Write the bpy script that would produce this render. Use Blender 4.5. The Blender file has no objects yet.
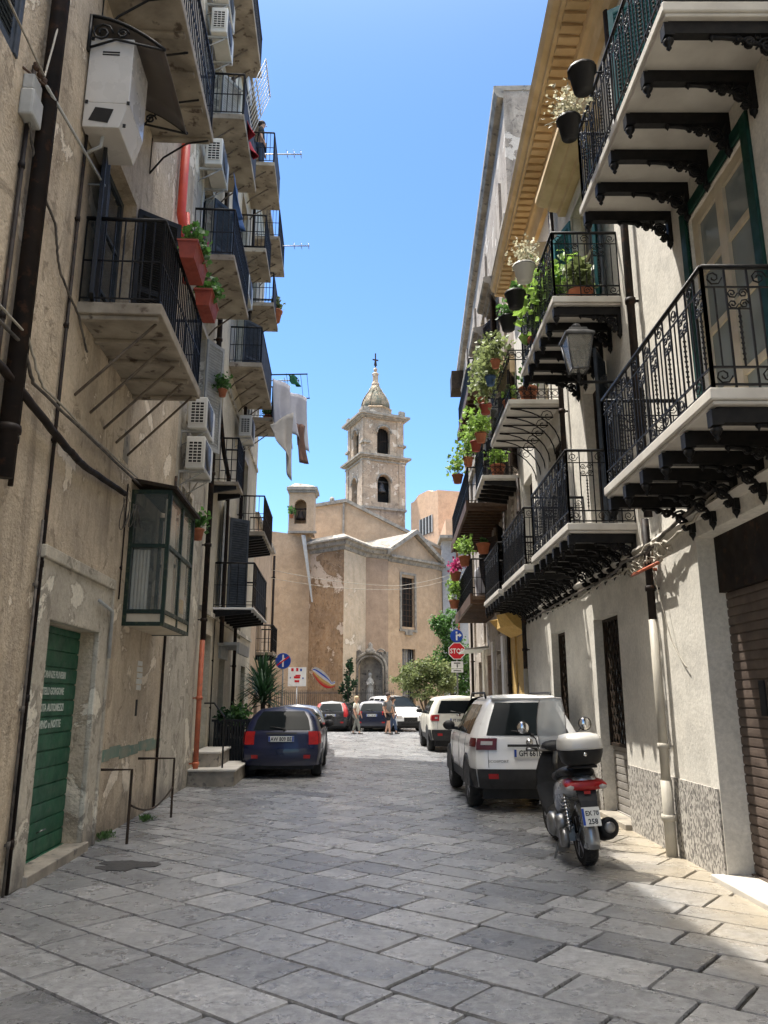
import bpy, bmesh, math, random
from mathutils import Vector as V, Matrix, Euler
random.seed(11)
R=random.random
def U(a,b): return random.uniform(a,b)
PI=math.pi
SC=bpy.context.scene; COL=SC.collection
# ------------------------------------------------------------------ mesh helper
class MB:
    def __init__(s): s.v=[];s.f=[];s.mi=[];s.sm=[];s.M=None
    def add(s,vs,fs,m=0,sm=False):
        b=len(s.v)
        for v in vs:
            v=V(v)
            if s.M: v=s.M@v
            s.v.append(v)
        for f in fs: s.f.append([b+i for i in f]); s.mi.append(m); s.sm.append(sm)
    def box(s,x0,x1,y0,y1,z0,z1,m=0):
        s.add([(x0,y0,z0),(x1,y0,z0),(x1,y1,z0),(x0,y1,z0),(x0,y0,z1),(x1,y0,z1),(x1,y1,z1),(x0,y1,z1)],
              [(0,3,2,1),(4,5,6,7),(0,1,5,4),(1,2,6,5),(2,3,7,6),(3,0,4,7)],m)
    def bx(s,c,sz,rot=(0,0,0),m=0):
        M=Matrix.Translation(c)@Euler(rot).to_matrix().to_4x4(); h=[k/2 for k in sz]
        vs=[M@V((a*h[0],b*h[1],d*h[2])) for d in(-1,1) for a,b in((-1,-1),(1,-1),(1,1),(-1,1))]
        s.add(vs,[(0,3,2,1),(4,5,6,7),(0,1,5,4),(1,2,6,5),(2,3,7,6),(3,0,4,7)],m)
    def tube(s,pts,r,n=6,closed=False,m=0,sm=True):
        pts=[V(p) for p in pts]; N=len(pts); rs=r if isinstance(r,(list,tuple)) else [r]*N
        vs=[];prev=None
        for i,p in enumerate(pts):
            if closed: t=pts[(i+1)%N]-pts[i-1]
            else: t=pts[min(i+1,N-1)]-pts[max(i-1,0)]
            if t.length<1e-9: t=V((0,0,1))
            t.normalize()
            if prev is None:
                a=V((0,0,1)) if abs(t.z)<.9 else V((1,0,0)); prev=t.cross(a).normalized()
            u=(prev-t*prev.dot(t))
            if u.length<1e-6: u=t.orthogonal()
            u.normalize(); prev=u; w=t.cross(u)
            for k in range(n):
                a=2*PI*(k+.5)/n; vs.append(p+(u*math.cos(a)+w*math.sin(a))*rs[i])
        fs=[]
        for i in range(N if closed else N-1):
            j=(i+1)%N
            for k in range(n):
                l=(k+1)%n; fs.append((i*n+k,i*n+l,j*n+l,j*n+k))
        if not closed: fs+= [tuple(range(n))[::-1],tuple((N-1)*n+k for k in range(n))]
        s.add(vs,fs,m,sm)
    def lathe(s,c,prof,n=12,axis='z',m=0,sm=True):
        c=V(c); vs=[]
        for r,z in prof:
            for k in range(n):
                a=2*PI*k/n; x,y=r*math.cos(a),r*math.sin(a)
                vs.append(c+(V((x,y,z)) if axis=='z' else V((z,x,y)) if axis=='x' else V((y,z,x))))
        fs=[]
        for i in range(len(prof)-1):
            for k in range(n):
                l=(k+1)%n; fs.append((i*n+k,i*n+l,(i+1)*n+l,(i+1)*n+k))
        fs+=[tuple(range(n))[::-1],tuple((len(prof)-1)*n+k for k in range(n))]
        s.add(vs,fs,m,sm)
    def prism(s,poly,o,ux,uy,d,m=0):
        o,ux,uy,d=V(o),V(ux),V(uy),V(d); n=len(poly)
        a=[o+ux*p[0]+uy*p[1] for p in poly]
        s.add(a+[q+d for q in a],[tuple(range(n))[::-1],tuple(range(n,2*n))]+[(i,(i+1)%n,n+(i+1)%n,n+i) for i in range(n)],m)
    def loft(s,rings,cap=True,m=0,sm=True):
        n=len(rings[0]); vs=[p for r in rings for p in r]; fs=[]
        for i in range(len(rings)-1):
            for k in range(n):
                l=(k+1)%n; fs.append((i*n+k,i*n+l,(i+1)*n+l,(i+1)*n+k))
        if cap: fs+=[tuple(range(n))[::-1],tuple((len(rings)-1)*n+k for k in range(n))]
        s.add(vs,fs,m,sm)
    def ell(s,c,r,n=10,k=6,m=0):
        rings=[]
        for i in range(k+1):
            a=-PI/2+PI*i/k
            rings.append([V(c)+V((r[0]*math.cos(a)*math.cos(2*PI*j/n),r[1]*math.cos(a)*math.sin(2*PI*j/n),r[2]*math.sin(a))) for j in range(n)])
        s.loft(rings,False,m)
    def grid(s,fn,nu,nv,m=0,sm=True,flip=False):
        vs=[fn(i/nu,j/nv) for i in range(nu+1) for j in range(nv+1)]; fs=[]
        for i in range(nu):
            for j in range(nv):
                a=i*(nv+1)+j; q=(a,a+nv+1,a+nv+2,a+1); fs.append(q[::-1] if flip else q)
        s.add(vs,fs,m,sm)
    def leaves(s,c,r,n,sz,shell=.4):
        c=V(c)
        for _ in range(n):
            d=V((random.gauss(0,1),random.gauss(0,1),random.gauss(0,1))).normalized()*(shell+(1-shell)*R())
            p=c+V((d.x*r[0],d.y*r[1],d.z*r[2])); s.leaf(p,sz*U(.6,1.3))
    def leaf(s,p,l,dirv=None,wd=.42):
        p=V(p); a=V(dirv) if dirv else V((U(-1,1),U(-1,1),U(-.8,.9))); a.normalize(); b=a.orthogonal().normalized()
        b=(Matrix.Rotation(U(0,6.28),3,a)@b); w=a.cross(b)
        s.add([p,p+a*l*.5+b*l*wd+w*l*.08,p+a*l,p+a*l*.5-b*l*wd+w*l*.08],[(0,1,2,3)])
    def build(s,name,mat,parent=None,loc=None,rz=None,bev=0,norm=False,**tagkw):
        me=bpy.data.meshes.new(name); me.from_pydata(s.v,[],s.f)
        ms=mat if isinstance(mat,(list,tuple)) else [mat]
        for m in ms: me.materials.append(m)
        me.polygons.foreach_set('material_index',s.mi); me.polygons.foreach_set('use_smooth',s.sm); me.update()
        if norm:
            bm=bmesh.new(); bm.from_mesh(me); bmesh.ops.remove_doubles(bm,verts=bm.verts,dist=1e-4)
            bmesh.ops.recalc_face_normals(bm,faces=bm.faces); bm.to_mesh(me); bm.free()
        o=bpy.data.objects.new(name,me); COL.objects.link(o)
        if parent: o.parent=parent
        if loc: o.location=loc
        if rz is not None: o.rotation_euler=(0,0,rz)
        if bev:
            b=o.modifiers.new('b','BEVEL'); b.width=bev; b.segments=2; b.limit_method='ANGLE'; b.angle_limit=.7
        if tagkw: tag(o,**tagkw)
        return o
def tag(o,label=None,cat=None,group=None,kind=None):
    if label:o['label']=label
    if cat:o['category']=cat
    if group:o['group']=group
    if kind:o['kind']=kind
    return o
def thing(name,label,cat,loc=(0,0,0),rz=0,group=None,rot=None):
    o=bpy.data.objects.new(name,None); COL.objects.link(o); o.location=loc
    o.rotation_euler=rot or (0,0,rz); o.empty_display_size=.1
    return tag(o,label,cat,group)
KIDS={}
def kids(o): return [c for c in bpy.data.objects if c.parent==o]
def dup(root,loc,rz=None,label=None,group=None,parent=None):
    c=root.copy(); COL.objects.link(c); c.location=loc
    if rz is not None: c.rotation_euler.z=rz
    if label:c['label']=label
    if group:c['group']=group
    if parent:c.parent=parent
    for ch in kids(root):
        d=ch.copy(); COL.objects.link(d); d.parent=c
        for g in kids(ch):
            e=g.copy(); COL.objects.link(e); e.parent=d
    return c
def text(mb,s,size,M,m=0,depth=.002,sx=1.0,align='LEFT'):
    cu=bpy.data.curves.new('t','FONT'); cu.body=s; cu.size=size; cu.extrude=depth; cu.resolution_u=2; cu.align_x=align; cu.offset=size*.02
    o=bpy.data.objects.new('t',cu); COL.objects.link(o); dg=bpy.context.evaluated_depsgraph_get()
    me=bpy.data.meshes.new_from_object(o.evaluated_get(dg))
    M=M@Matrix.Diagonal((sx,1,1,1))
    mb.add([M@v.co for v in me.vertices],[tuple(p.vertices) for p in me.polygons],m)
    bpy.data.objects.remove(o); bpy.data.curves.remove(cu); bpy.data.meshes.remove(me)
def frame(o,x,y): # matrix with local x, local y axes
    x=V(x).normalized();y=V(y).normalized();z=x.cross(y)
    return Matrix(((x.x,y.x,z.x,o[0]),(x.y,y.y,z.y,o[1]),(x.z,y.z,z.z,o[2]),(0,0,0,1)))
# ------------------------------------------------------------------ materials
class NT:
    def __init__(s,name):
        s.m=bpy.data.materials.new(name); s.m.use_nodes=True; s.t=s.m.node_tree; s.n=s.t.nodes; s.p=s.n['Principled BSDF']; s.co=s.n.new('ShaderNodeTexCoord')
    def L(s,a,b): s.t.links.new(a,b)
    def map(s,sc,src='Object'):
        m=s.n.new('ShaderNodeMapping'); m.inputs['Scale'].default_value=sc; s.L(s.co.outputs[src],m.inputs[0]); return m.outputs[0]
    def noise(s,scale,detail=4,vec=None,rough=.55,dist=0):
        n=s.n.new('ShaderNodeTexNoise'); n.inputs['Scale'].default_value=scale; n.inputs['Detail'].default_value=detail; n.inputs['Roughness'].default_value=rough; n.inputs['Distortion'].default_value=dist
        s.L(vec or s.co.outputs['Object'],n.inputs['Vector']); return n.outputs[0]
    def vor(s,scale,vec=None,out='Distance',feat='F1'):
        n=s.n.new('ShaderNodeTexVoronoi'); n.inputs['Scale'].default_value=scale; n.feature=feat; s.L(vec or s.co.outputs['Object'],n.inputs['Vector']); return n.outputs[out]
    def ramp(s,fac,stops):
        r=s.n.new('ShaderNodeValToRGB'); e=r.color_ramp.elements
        while len(e)<len(stops): e.new(.5)
        for i,(p,c) in enumerate(stops):
            e[i].position=p; e[i].color=(c,c,c,1) if isinstance(c,(int,float)) else (*c,1)
        s.L(fac,r.inputs[0]); return r.outputs[0]
    def mix(s,f,a,b,mode='MIX'):
        m=s.n.new('ShaderNodeMix'); m.data_type='RGBA'; m.blend_type=mode
        for sock,v in((0,f),(6,a),(7,b)):
            if isinstance(v,(int,float)): m.inputs[sock].default_value=v
            elif isinstance(v,tuple): m.inputs[sock].default_value=(*v,1)
            else: s.L(v,m.inputs[sock])
        return m.outputs[2]
    def math(s,op,a,b=0):
        m=s.n.new('ShaderNodeMath'); m.operation=op
        for i,v in enumerate((a,b)):
            if isinstance(v,(int,float)): m.inputs[i].default_value=v
            else: s.L(v,m.inputs[i])
        return m.outputs[0]
    def bump(s,h,st=.3,dist=.01):
        b=s.n.new('ShaderNodeBump'); b.inputs['Strength'].default_value=st; b.inputs['Distance'].default_value=dist; s.L(h,b.inputs['Height']); s.L(b.outputs[0],s.p.inputs['Normal'])
    def col(s,c):
        if isinstance(c,tuple): s.p.inputs['Base Color'].default_value=(*c,1)
        else: s.L(c,s.p.inputs['Base Color'])
    def set(s,**k):
        for a,b in k.items(): s.p.inputs[a.replace('_',' ')].default_value=b
def mat(name,c1,c2=None,scale=6,rough=.6,metal=0,bump=0,bs=40,rust=None,coat=0,trans=0,spec=.35):
    t=NT(name); c2=c2 or tuple(k*.72 for k in c1)
    c=t.mix(t.ramp(t.noise(scale,5),[(.35,0),(.65,1)]),c1,c2)
    if rust: c=t.mix(t.ramp(t.noise(scale*2.3,6),[(.58,0),(.66,1)]),c,rust)
    t.col(c); t.set(Roughness=rough,Metallic=metal); t.p.inputs['Specular IOR Level'].default_value=spec
    if not trans: t.L(t.ramp(t.noise(scale*1.7,3),[(.3,max(0,rough-.1)),(.7,min(1,rough+.1))]),t.p.inputs['Roughness'])
    if coat: t.set(Coat_Weight=coat); t.set(Coat_Roughness=.05)
    if trans: t.set(Transmission_Weight=trans)
    if bump: t.bump(t.noise(bs,4),bump,.01)
    return t.m
def stucco(name,base,dark,light,stain,patch=.62,streak=.56,grime=.9,gcol=None,bump=.35,ps=1.1):
    t=NT(name)
    c=t.mix(t.ramp(t.noise(.9,6,rough=.6),[(.36,0),(.64,1)]),dark,base)
    c=t.mix(t.ramp(t.noise(6,6),[(.35,.0),(.75,.35)]),c,light)
    c=t.mix(t.ramp(t.noise(2.3,7,rough=.68,dist=.6),[(.44,0),(.66,.55)]),c,tuple(k*.62 for k in base))
    sv=t.map((1.9,1.9,.24)); st=t.math('MULTIPLY',t.ramp(t.noise(1.3,8,sv,rough=.7,dist=.3),[(streak+.02,0),(streak+.2,.8)]),t.ramp(t.noise(.7,4),[(.35,.25),(.6,1)]))
    c=t.mix(st,c,stain)
    pn=t.noise(ps,9,rough=.62,dist=.4); pf=t.ramp(pn,[(patch,0),(patch+.015,1)])
    c=t.mix(t.ramp(t.math('SUBTRACT',pn,t.math('MULTIPLY',t.noise(19,3),.05)),[(patch-.045,0),(patch-.03,.5),(patch-.01,0)]),c,tuple(k*.55 for k in dark))
    c=t.mix(pf,c,tuple(min(.8,k*1.08) for k in light))
    p2=t.noise(2.7,9,rough=.7,dist=.8); c=t.mix(t.ramp(p2,[(patch+.0,0),(patch+.02,.8)]),c,tuple(k*.7 for k in dark))
    fn=t.ramp(t.noise(22,8,rough=.75),[(.34,.62),(.66,1.2)]); c=t.mix(.5,c,fn,'MULTIPLY')
    sep=t.n.new('ShaderNodeSeparateXYZ'); t.L(t.co.outputs['Object'],sep.inputs[0])
    g=t.math('ADD',t.math('MULTIPLY',sep.outputs[2],-.9),t.math('MULTIPLY',t.noise(2.2,6),1.6))
    if grime: c=t.mix(t.ramp(g,[(.35,0),(.95,grime)]),c,gcol or tuple(k*.5 for k in dark))
    t.col(c); t.set(Roughness=.9)
    h=t.math('ADD',t.math('MULTIPLY',pf,-.5),t.math('ADD',t.noise(28,6),t.math('MULTIPLY',t.noise(5,3),1.2)))
    t.bump(h,bump,.02)
    return t.m
M={}
M['stL1']=stucco('wall_brown_plaster',(.61,.50,.36),(.40,.32,.225),(.70,.61,.48),(.16,.125,.09),.59,.475,.85,(.10,.085,.065),bump=.7)
M['stL1b']=stucco('wall_grey_plaster',(.54,.485,.385),(.34,.30,.235),(.64,.59,.48),(.15,.13,.10),.56,.51,.9,(.12,.11,.10))
M['stL2']=stucco('wall_cream_plaster',(.60,.54,.41),(.44,.39,.29),(.68,.63,.51),(.22,.19,.14),.66,.58,.6)
M['stL3']=stucco('wall_peach_plaster',(.56,.42,.28),(.46,.33,.22),(.6,.48,.36),(.3,.22,.15),.68,.62,.5)
M['stR']=stucco('wall_pale_render',(.70,.665,.59),(.62,.585,.51),(.74,.71,.64),(.44,.40,.34),.74,.66,.35,(.3,.27,.22),bump=.2)
M['stB']=stucco('wall_weathered',(.40,.34,.27),(.24,.20,.165),(.52,.47,.4),(.11,.09,.07),.58,.50,.7)
M['church']=stucco('wall_church',(.56,.39,.24),(.44,.30,.18),(.62,.48,.34),(.32,.22,.14),.70,.55,.7,(.34,.27,.2),ps=.35)
M['churchS']=stucco('wall_church_stained',(.42,.25,.12),(.26,.15,.07),(.56,.43,.31),(.15,.09,.05),.57,.47,.9,(.25,.17,.1),ps=.35)
M['churchL']=stucco('wall_church_pale',(.66,.52,.36),(.58,.44,.29),(.70,.60,.47),(.34,.24,.15),.62,.54,.8,(.34,.27,.2),ps=.4)
M['churchD']=stucco('wall_church_dull',(.44,.31,.21),(.36,.25,.17),(.5,.38,.27),(.22,.15,.1),.68,.54,.8,(.2,.15,.12),ps=.4)
M['tower']=stucco('tower_stone',(.54,.40,.27),(.34,.25,.17),(.62,.52,.40),(.20,.15,.11),.57,.50,.0,bump=1.0)
M['stone']=mat('weathered_stone',(.36,.32,.26),(.20,.18,.15),3,.9,bump=.5,bs=18,rust=(.12,.11,.10))
M['soot']=mat('sooty_stone',(.17,.155,.135),(.30,.27,.225),3,.9,bump=.6,bs=14,rust=(.06,.055,.05))
M['orangeb']=stucco('wall_orange',(.62,.40,.25),(.56,.36,.22),(.62,.44,.3),(.42,.28,.18),.8,.7,0)
M['blueb']=stucco('wall_bluegrey',(.44,.45,.46),(.36,.37,.38),(.5,.5,.5),(.28,.28,.27),.7,.62,.4)
M['concrete']=mat('balcony_concrete',(.38,.33,.255),(.20,.17,.13),2.2,.9,bump=.9,bs=9,rust=(.10,.075,.055))
M['marble']=mat('slab_white',(.58,.55,.49),(.46,.43,.38),3,.6,bump=.15)
M['iron']=mat('black_iron',(.007,.007,.008),(.016,.015,.014),14,.5,0,bump=.1,spec=.16)
M['ironr']=mat('rusty_iron',(.02,.016,.013),(.05,.032,.02),9,.75,0,bump=.3,spec=.2)
M['rod']=mat('brown_rod',(.14,.11,.08),(.08,.06,.045),9,.8,bump=.2)
M['greyiron']=mat('grey_iron',(.10,.10,.10),(.05,.05,.05),8,.5,.3)
M['ochre']=mat('ochre_moulding',(.66,.51,.31),(.52,.38,.21),2.5,.85,bump=.3,bs=12)
M['ochre2']=mat('ochre_dark_moulding',(.60,.45,.26),(.48,.34,.18),2.5,.85,bump=.3,bs=12)
M['yellow']=stucco('wall_yellow',(.56,.36,.10),(.48,.30,.08),(.6,.44,.2),(.3,.2,.08),.72,.62,.5)
M['greensh']=mat('green_shutter_paint',(.022,.115,.062),(.012,.075,.042),5,.5,.0,bump=.15,rust=(.04,.10,.07))
M['brownsh']=mat('brown_shutter_paint',(.15,.115,.095),(.09,.068,.056),5,.55,.1,bump=.15,rust=(.12,.09,.075))
M['greysh']=mat('grey_shutter_paint',(.36,.34,.31),(.26,.24,.22),5,.55,.1,bump=.15)
M['dgreen']=mat('dark_green_paint',(.012,.028,.016),(.008,.018,.011),6,.5,rust=(.05,.06,.03))
M['teal']=mat('teal_paint',(.03,.16,.17),(.02,.11,.12),6,.5)
M['tealfade']=mat('faded_teal_paint',(.10,.20,.16),(.24,.24,.18),3,.8,rust=(.33,.29,.21))
M['creamp']=mat('cream_paint',(.56,.49,.36),(.46,.39,.28),5,.5)
M['whitep']=mat('white_paint',(.72,.71,.68),(.62,.61,.58),4,.45)
M['ac']=mat('ac_casing',(.62,.60,.54),(.52,.50,.44),3,.5)
M['cab']=mat('cabinet_enamel',(.60,.57,.52),(.54,.51,.46),2,.3,coat=.4)
M['white_pipe']=mat('white_pipe',(.44,.41,.34),(.36,.33,.28),4,.5)
M['black']=mat('black_plastic',(.009,.009,.010),(.016,.016,.016),8,.5,spec=.22)
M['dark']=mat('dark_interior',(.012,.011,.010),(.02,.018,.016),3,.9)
M['brown']=mat('brown_wood',(.10,.055,.03),(.06,.033,.02),7,.7,bump=.3)
M['woodslat']=mat('old_soffit_wood',(.075,.045,.03),(.12,.085,.06),7,.85,bump=.4)
M['bluegrey']=mat('bluegrey_shutter',(.05,.06,.075),(.028,.036,.045),7,.6)
M['greyw']=mat('grey_white_shutter',(.42,.42,.40),(.33,.33,.31),7,.6)
M['orangep']=mat('orange_pipe',(.46,.13,.06),(.36,.09,.045),6,.6,rust=(.28,.10,.06))
M['redp']=mat('red_pipe',(.62,.075,.035),(.52,.055,.03),6,.45)
M['bronzep']=mat('dark_pipe',(.012,.010,.010),(.026,.018,.014),4,.65,0,rust=(.05,.026,.016),spec=.15)
M['terra']=mat('terracotta',(.42,.15,.075),(.32,.11,.055),8,.8,bump=.2)
M['terrad']=mat('red_plastic_pot',(.30,.055,.03),(.22,.04,.025),8,.6)
M['cable']=mat('cable_sheath',(.05,.045,.04),(.14,.12,.10),10,.7)
M['cablel']=mat('cable_light',(.40,.37,.31),(.28,.25,.2),10,.7)
M['chrome']=mat('chrome',(.65,.65,.65),(.55,.55,.55),8,.15,1)
M['steel']=mat('dull_steel',(.28,.28,.28),(.18,.18,.18),9,.4,.8)
M['rubber']=mat('tyre_rubber',(.014,.014,.014),(.03,.029,.028),12,.85,bump=.2)
M['alloy']=mat('alloy_rim',(.42,.42,.43),(.3,.3,.31),9,.35,.8)
def glassm(name,c,rough=.04,spec=.9,alpha=None):
    t=NT(name); t.col(t.mix(t.noise(2.2,3),c,tuple(k*1.7+.004 for k in c))); t.set(Roughness=rough); t.p.inputs['Specular IOR Level'].default_value=spec
    if alpha is not None: t.set(Alpha=alpha)
    return t.m
M['glass']=glassm('window_glass',(.03,.033,.035),.05,.3)
M['cglass']=glassm('car_glass',(.006,.008,.009),.03,.05)
M['clear']=glassm('clear_windshield',(.60,.61,.60),.06,.9,.5)
M['paleglass']=glassm('pale_glass',(.16,.18,.18),.06,.4)
M['dgreen2']=mat('bottle_green_paint',(.006,.045,.03),(.004,.03,.02),6,.5,spec=.25)
M['lampglass']=glassm('lantern_glass',(.26,.25,.22),.15,.5,.5)
M['bayglass']=glassm('bay_glass',(.16,.18,.165),.08,.5,.20)
def carp(name,c,fl=.9): return mat(name,c,tuple(k*fl for k in c),1.5,.35,.0,coat=.5)
M['pwhite']=carp('car_paint_white',(.66,.66,.65)); M['pcream']=carp('car_paint_offwhite',(.70,.68,.60)); M['pblue']=carp('car_paint_darkblue',(.004,.008,.035))
M['lidgrey']=mat('lid_paint',(.44,.43,.40),(.38,.37,.35),2,.35,coat=.4)
M['psilver']=mat('car_paint_silver',(.30,.31,.32),(.26,.27,.28),1.5,.3,.6,coat=.8); M['pgrey']=mat('car_paint_darkgrey',(.05,.053,.055),(.04,.042,.044),1.5,.3,.5,coat=.8)
M['pnavy']=carp('car_paint_navy',(.008,.012,.03))
M['trim']=mat('car_black_trim',(.018,.018,.019),(.025,.025,.026),10,.6)
M['red']=mat('red_lens',(.36,.012,.012),(.24,.008,.008),9,.35)
M['redd']=mat('dark_red_lens',(.11,.010,.010),(.06,.006,.006),9,.35)
M['lens']=mat('clear_lens',(.42,.40,.38),(.3,.28,.27),9,.35)
M['plate']=mat('plate_white',(.66,.66,.62),(.6,.6,.56),4,.4); M['plateb']=mat('plate_blue',(.015,.06,.33),(.012,.05,.28),4,.4)
M['ink']=mat('black_ink',(.012,.012,.013),(.02,.02,.02),4,.5)
M['signred']=mat('sign_red',(.52,.012,.02),(.46,.01,.018),3,.4); M['signblue']=mat('sign_blue',(.012,.06,.34),(.01,.05,.3),3,.4); M['signwhite']=mat('sign_white',(.72,.72,.7),(.64,.64,.62),3,.4)
M['letter']=mat('lettering_white',(.58,.62,.56),(.46,.52,.46),12,.6)
M['cloth1']=mat('sheet_grey_white',(.52,.51,.53),(.44,.43,.46),3,.9); M['cloth2']=mat('sheet_beige',(.50,.46,.40),(.42,.38,.33),3,.9); M['cloth3']=mat('cloth_brown',(.20,.11,.08),(.14,.08,.06),5,.9)
M['clothg']=mat('cloth_green',(.02,.14,.07),(.015,.1,.05),5,.9); M['clothr']=mat('cloth_red',(.40,.03,.04),(.3,.02,.03),5,.9); M['clothb']=mat('cloth_blue',(.06,.12,.25),(.05,.09,.18),5,.9)
M['tarp']=mat('dark_blue_netting',(.015,.02,.035),(.03,.035,.05),4,.8)
M['skin']=mat('skin',(.48,.29,.20),(.42,.24,.16),9,.6); M['shirtw']=mat('cream_cotton',(.66,.62,.52),(.58,.54,.45),8,.9); M['shirtg']=mat('grey_cotton',(.17,.17,.17),(.13,.13,.13),8,.9)
M['trg']=mat('grey_trousers',(.20,.20,.17),(.15,.15,.13),8,.9); M['shb']=mat('black_shorts',(.015,.015,.018),(.022,.022,.025),8,.9); M['jean']=mat('blue_denim',(.06,.09,.16),(.045,.07,.12),8,.9)
M['hairb']=mat('blond_hair',(.46,.34,.20),(.36,.25,.14),20,.8); M['haird']=mat('dark_hair',(.05,.035,.03),(.03,.022,.02),20,.8); M['shoe']=mat('shoe',(.12,.11,.10),(.06,.06,.06),8,.8)
M['trunk']=mat('bark',(.12,.09,.06),(.07,.05,.035),9,.9,bump=.5)
def leafm(name,a,b,c=None):
    t=NT(name); g=t.n.new('ShaderNodeNewGeometry'); r=g.outputs['Random Per Island']
    t.col(t.ramp(r,[(0,a),(.6,b),(1,c or tuple(k*1.5 for k in b))])); t.set(Roughness=.55)
    t.p.inputs['Subsurface Weight'].default_value=0
    d=t.n.new('ShaderNodeBsdfTranslucent'); t.L(t.ramp(r,[(0,b),(1,tuple(min(1,k*2.2) for k in b))]),d.inputs[0])
    mx=t.n.new('ShaderNodeMixShader'); mx.inputs[0].default_value=.35; t.L(t.p.outputs[0],mx.inputs[1]); t.L(d.outputs[0],mx.inputs[2]); t.L(mx.outputs[0],t.n['Material Output'].inputs[0])
    return t.m
M['leaf']=leafm('leaves_mid_green',(.025,.07,.015),(.06,.14,.03)); M['leafl']=leafm('leaves_light_green',(.09,.17,.03),(.17,.27,.05)); M['leafd']=leafm('leaves_dark_green',(.008,.03,.012),(.02,.055,.02))
M['leafo']=leafm('leaves_olive',(.07,.10,.035),(.14,.17,.065)); M['leafs']=leafm('leaves_silver_dry',(.22,.21,.14),(.34,.32,.22)); M['petal']=leafm('petals_pink',(.22,.02,.07),(.34,.03,.11),(.45,.08,.2)); M['grassm']=leafm('weed_leaves',(.02,.06,.012),(.05,.11,.025))
# granite flecks base
t=NT('granite_flecks'); v=t.vor(55,t.map((1,1,.55)),'Color'); sp=t.n.new('ShaderNodeSeparateColor'); t.L(v,sp.inputs[0])
t.col(t.mix(t.ramp(t.noise(1.5,4),[(.35,.1),(.7,.35)]),t.ramp(sp.outputs[0],[(.25,(.10,.095,.09)),(.45,(.30,.28,.25)),(.75,(.52,.49,.44))]),(.34,.31,.27))); t.set(Roughness=.8); t.bump(sp.outputs[0],.4,.01); M['granite']=t.m
# paving stone
t=NT('paving_stone'); g=t.n.new('ShaderNodeNewGeometry'); r=g.outputs['Random Per Island']
base=t.ramp(r,[(0,(.085,.088,.094)),(.10,(.13,.134,.141)),(.3,(.18,.184,.19)),(.6,(.22,.224,.23)),(.85,(.28,.281,.282)),(1,(.165,.168,.172))])
c=t.mix(t.ramp(t.noise(1.1,6),[(.35,.0),(.7,.25)]),base,(.33,.325,.32))
c=t.mix(t.ramp(t.noise(.45,4),[(.4,0),(.65,.35)]),c,(.14,.14,.145))
c=t.mix(.85,c,t.ramp(t.noise(17,9,rough=.78),[(.36,.45),(.62,1.35)]),'MULTIPLY')
c=t.mix(.8,c,t.ramp(t.noise(3.2,6,rough=.7,dist=.5),[(.36,.8),(.62,1.08)]),'MULTIPLY')
pit=t.ramp(t.math('ADD',t.vor(26,t.map((1,1.5,1))),t.math('MULTIPLY',t.noise(14,3),.22)),[(.205,0),(.26,1)])
pm=t.ramp(t.math('FRACT',t.math('MULTIPLY',r,7.3)),[(.35,0),(.55,1)])
pf=t.math('MAXIMUM',pit,t.math('SUBTRACT',1,pm))
c=t.mix(pf,t.mix(.62,c,(.05,.05,.048)),c)
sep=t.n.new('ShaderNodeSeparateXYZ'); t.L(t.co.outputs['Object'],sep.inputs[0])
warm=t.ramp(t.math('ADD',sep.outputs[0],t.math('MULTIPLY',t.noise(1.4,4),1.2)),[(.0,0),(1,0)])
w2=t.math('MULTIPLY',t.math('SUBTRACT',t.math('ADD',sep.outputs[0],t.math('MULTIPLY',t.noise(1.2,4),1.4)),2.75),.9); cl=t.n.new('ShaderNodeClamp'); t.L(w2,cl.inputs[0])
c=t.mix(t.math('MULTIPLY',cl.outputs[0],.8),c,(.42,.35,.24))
t.col(c); t.L(t.ramp(t.noise(5,5),[(.3,.2),(.7,.42)]),t.p.inputs['Roughness']); t.p.inputs['Specular IOR Level'].default_value=1.0
t.bump(t.math('ADD',t.math('MULTIPLY',pf,.9),t.math('ADD',t.noise(30,6,rough=.7),t.math('MULTIPLY',t.noise(6,3),1.8))),.55,.012); M['paving']=t.m
M['joint']=mat('joint_dirt',(.014,.013,.012),(.035,.032,.027),14,.95,bump=.5)
M['groundm']=mat('ground_dust',(.22,.20,.17),(.16,.15,.13),2,.9,bump=.3); M['asph']=mat('asphalt_patch',(.03,.03,.03),(.055,.052,.05),30,.9,bump=.9,bs=50)
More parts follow.
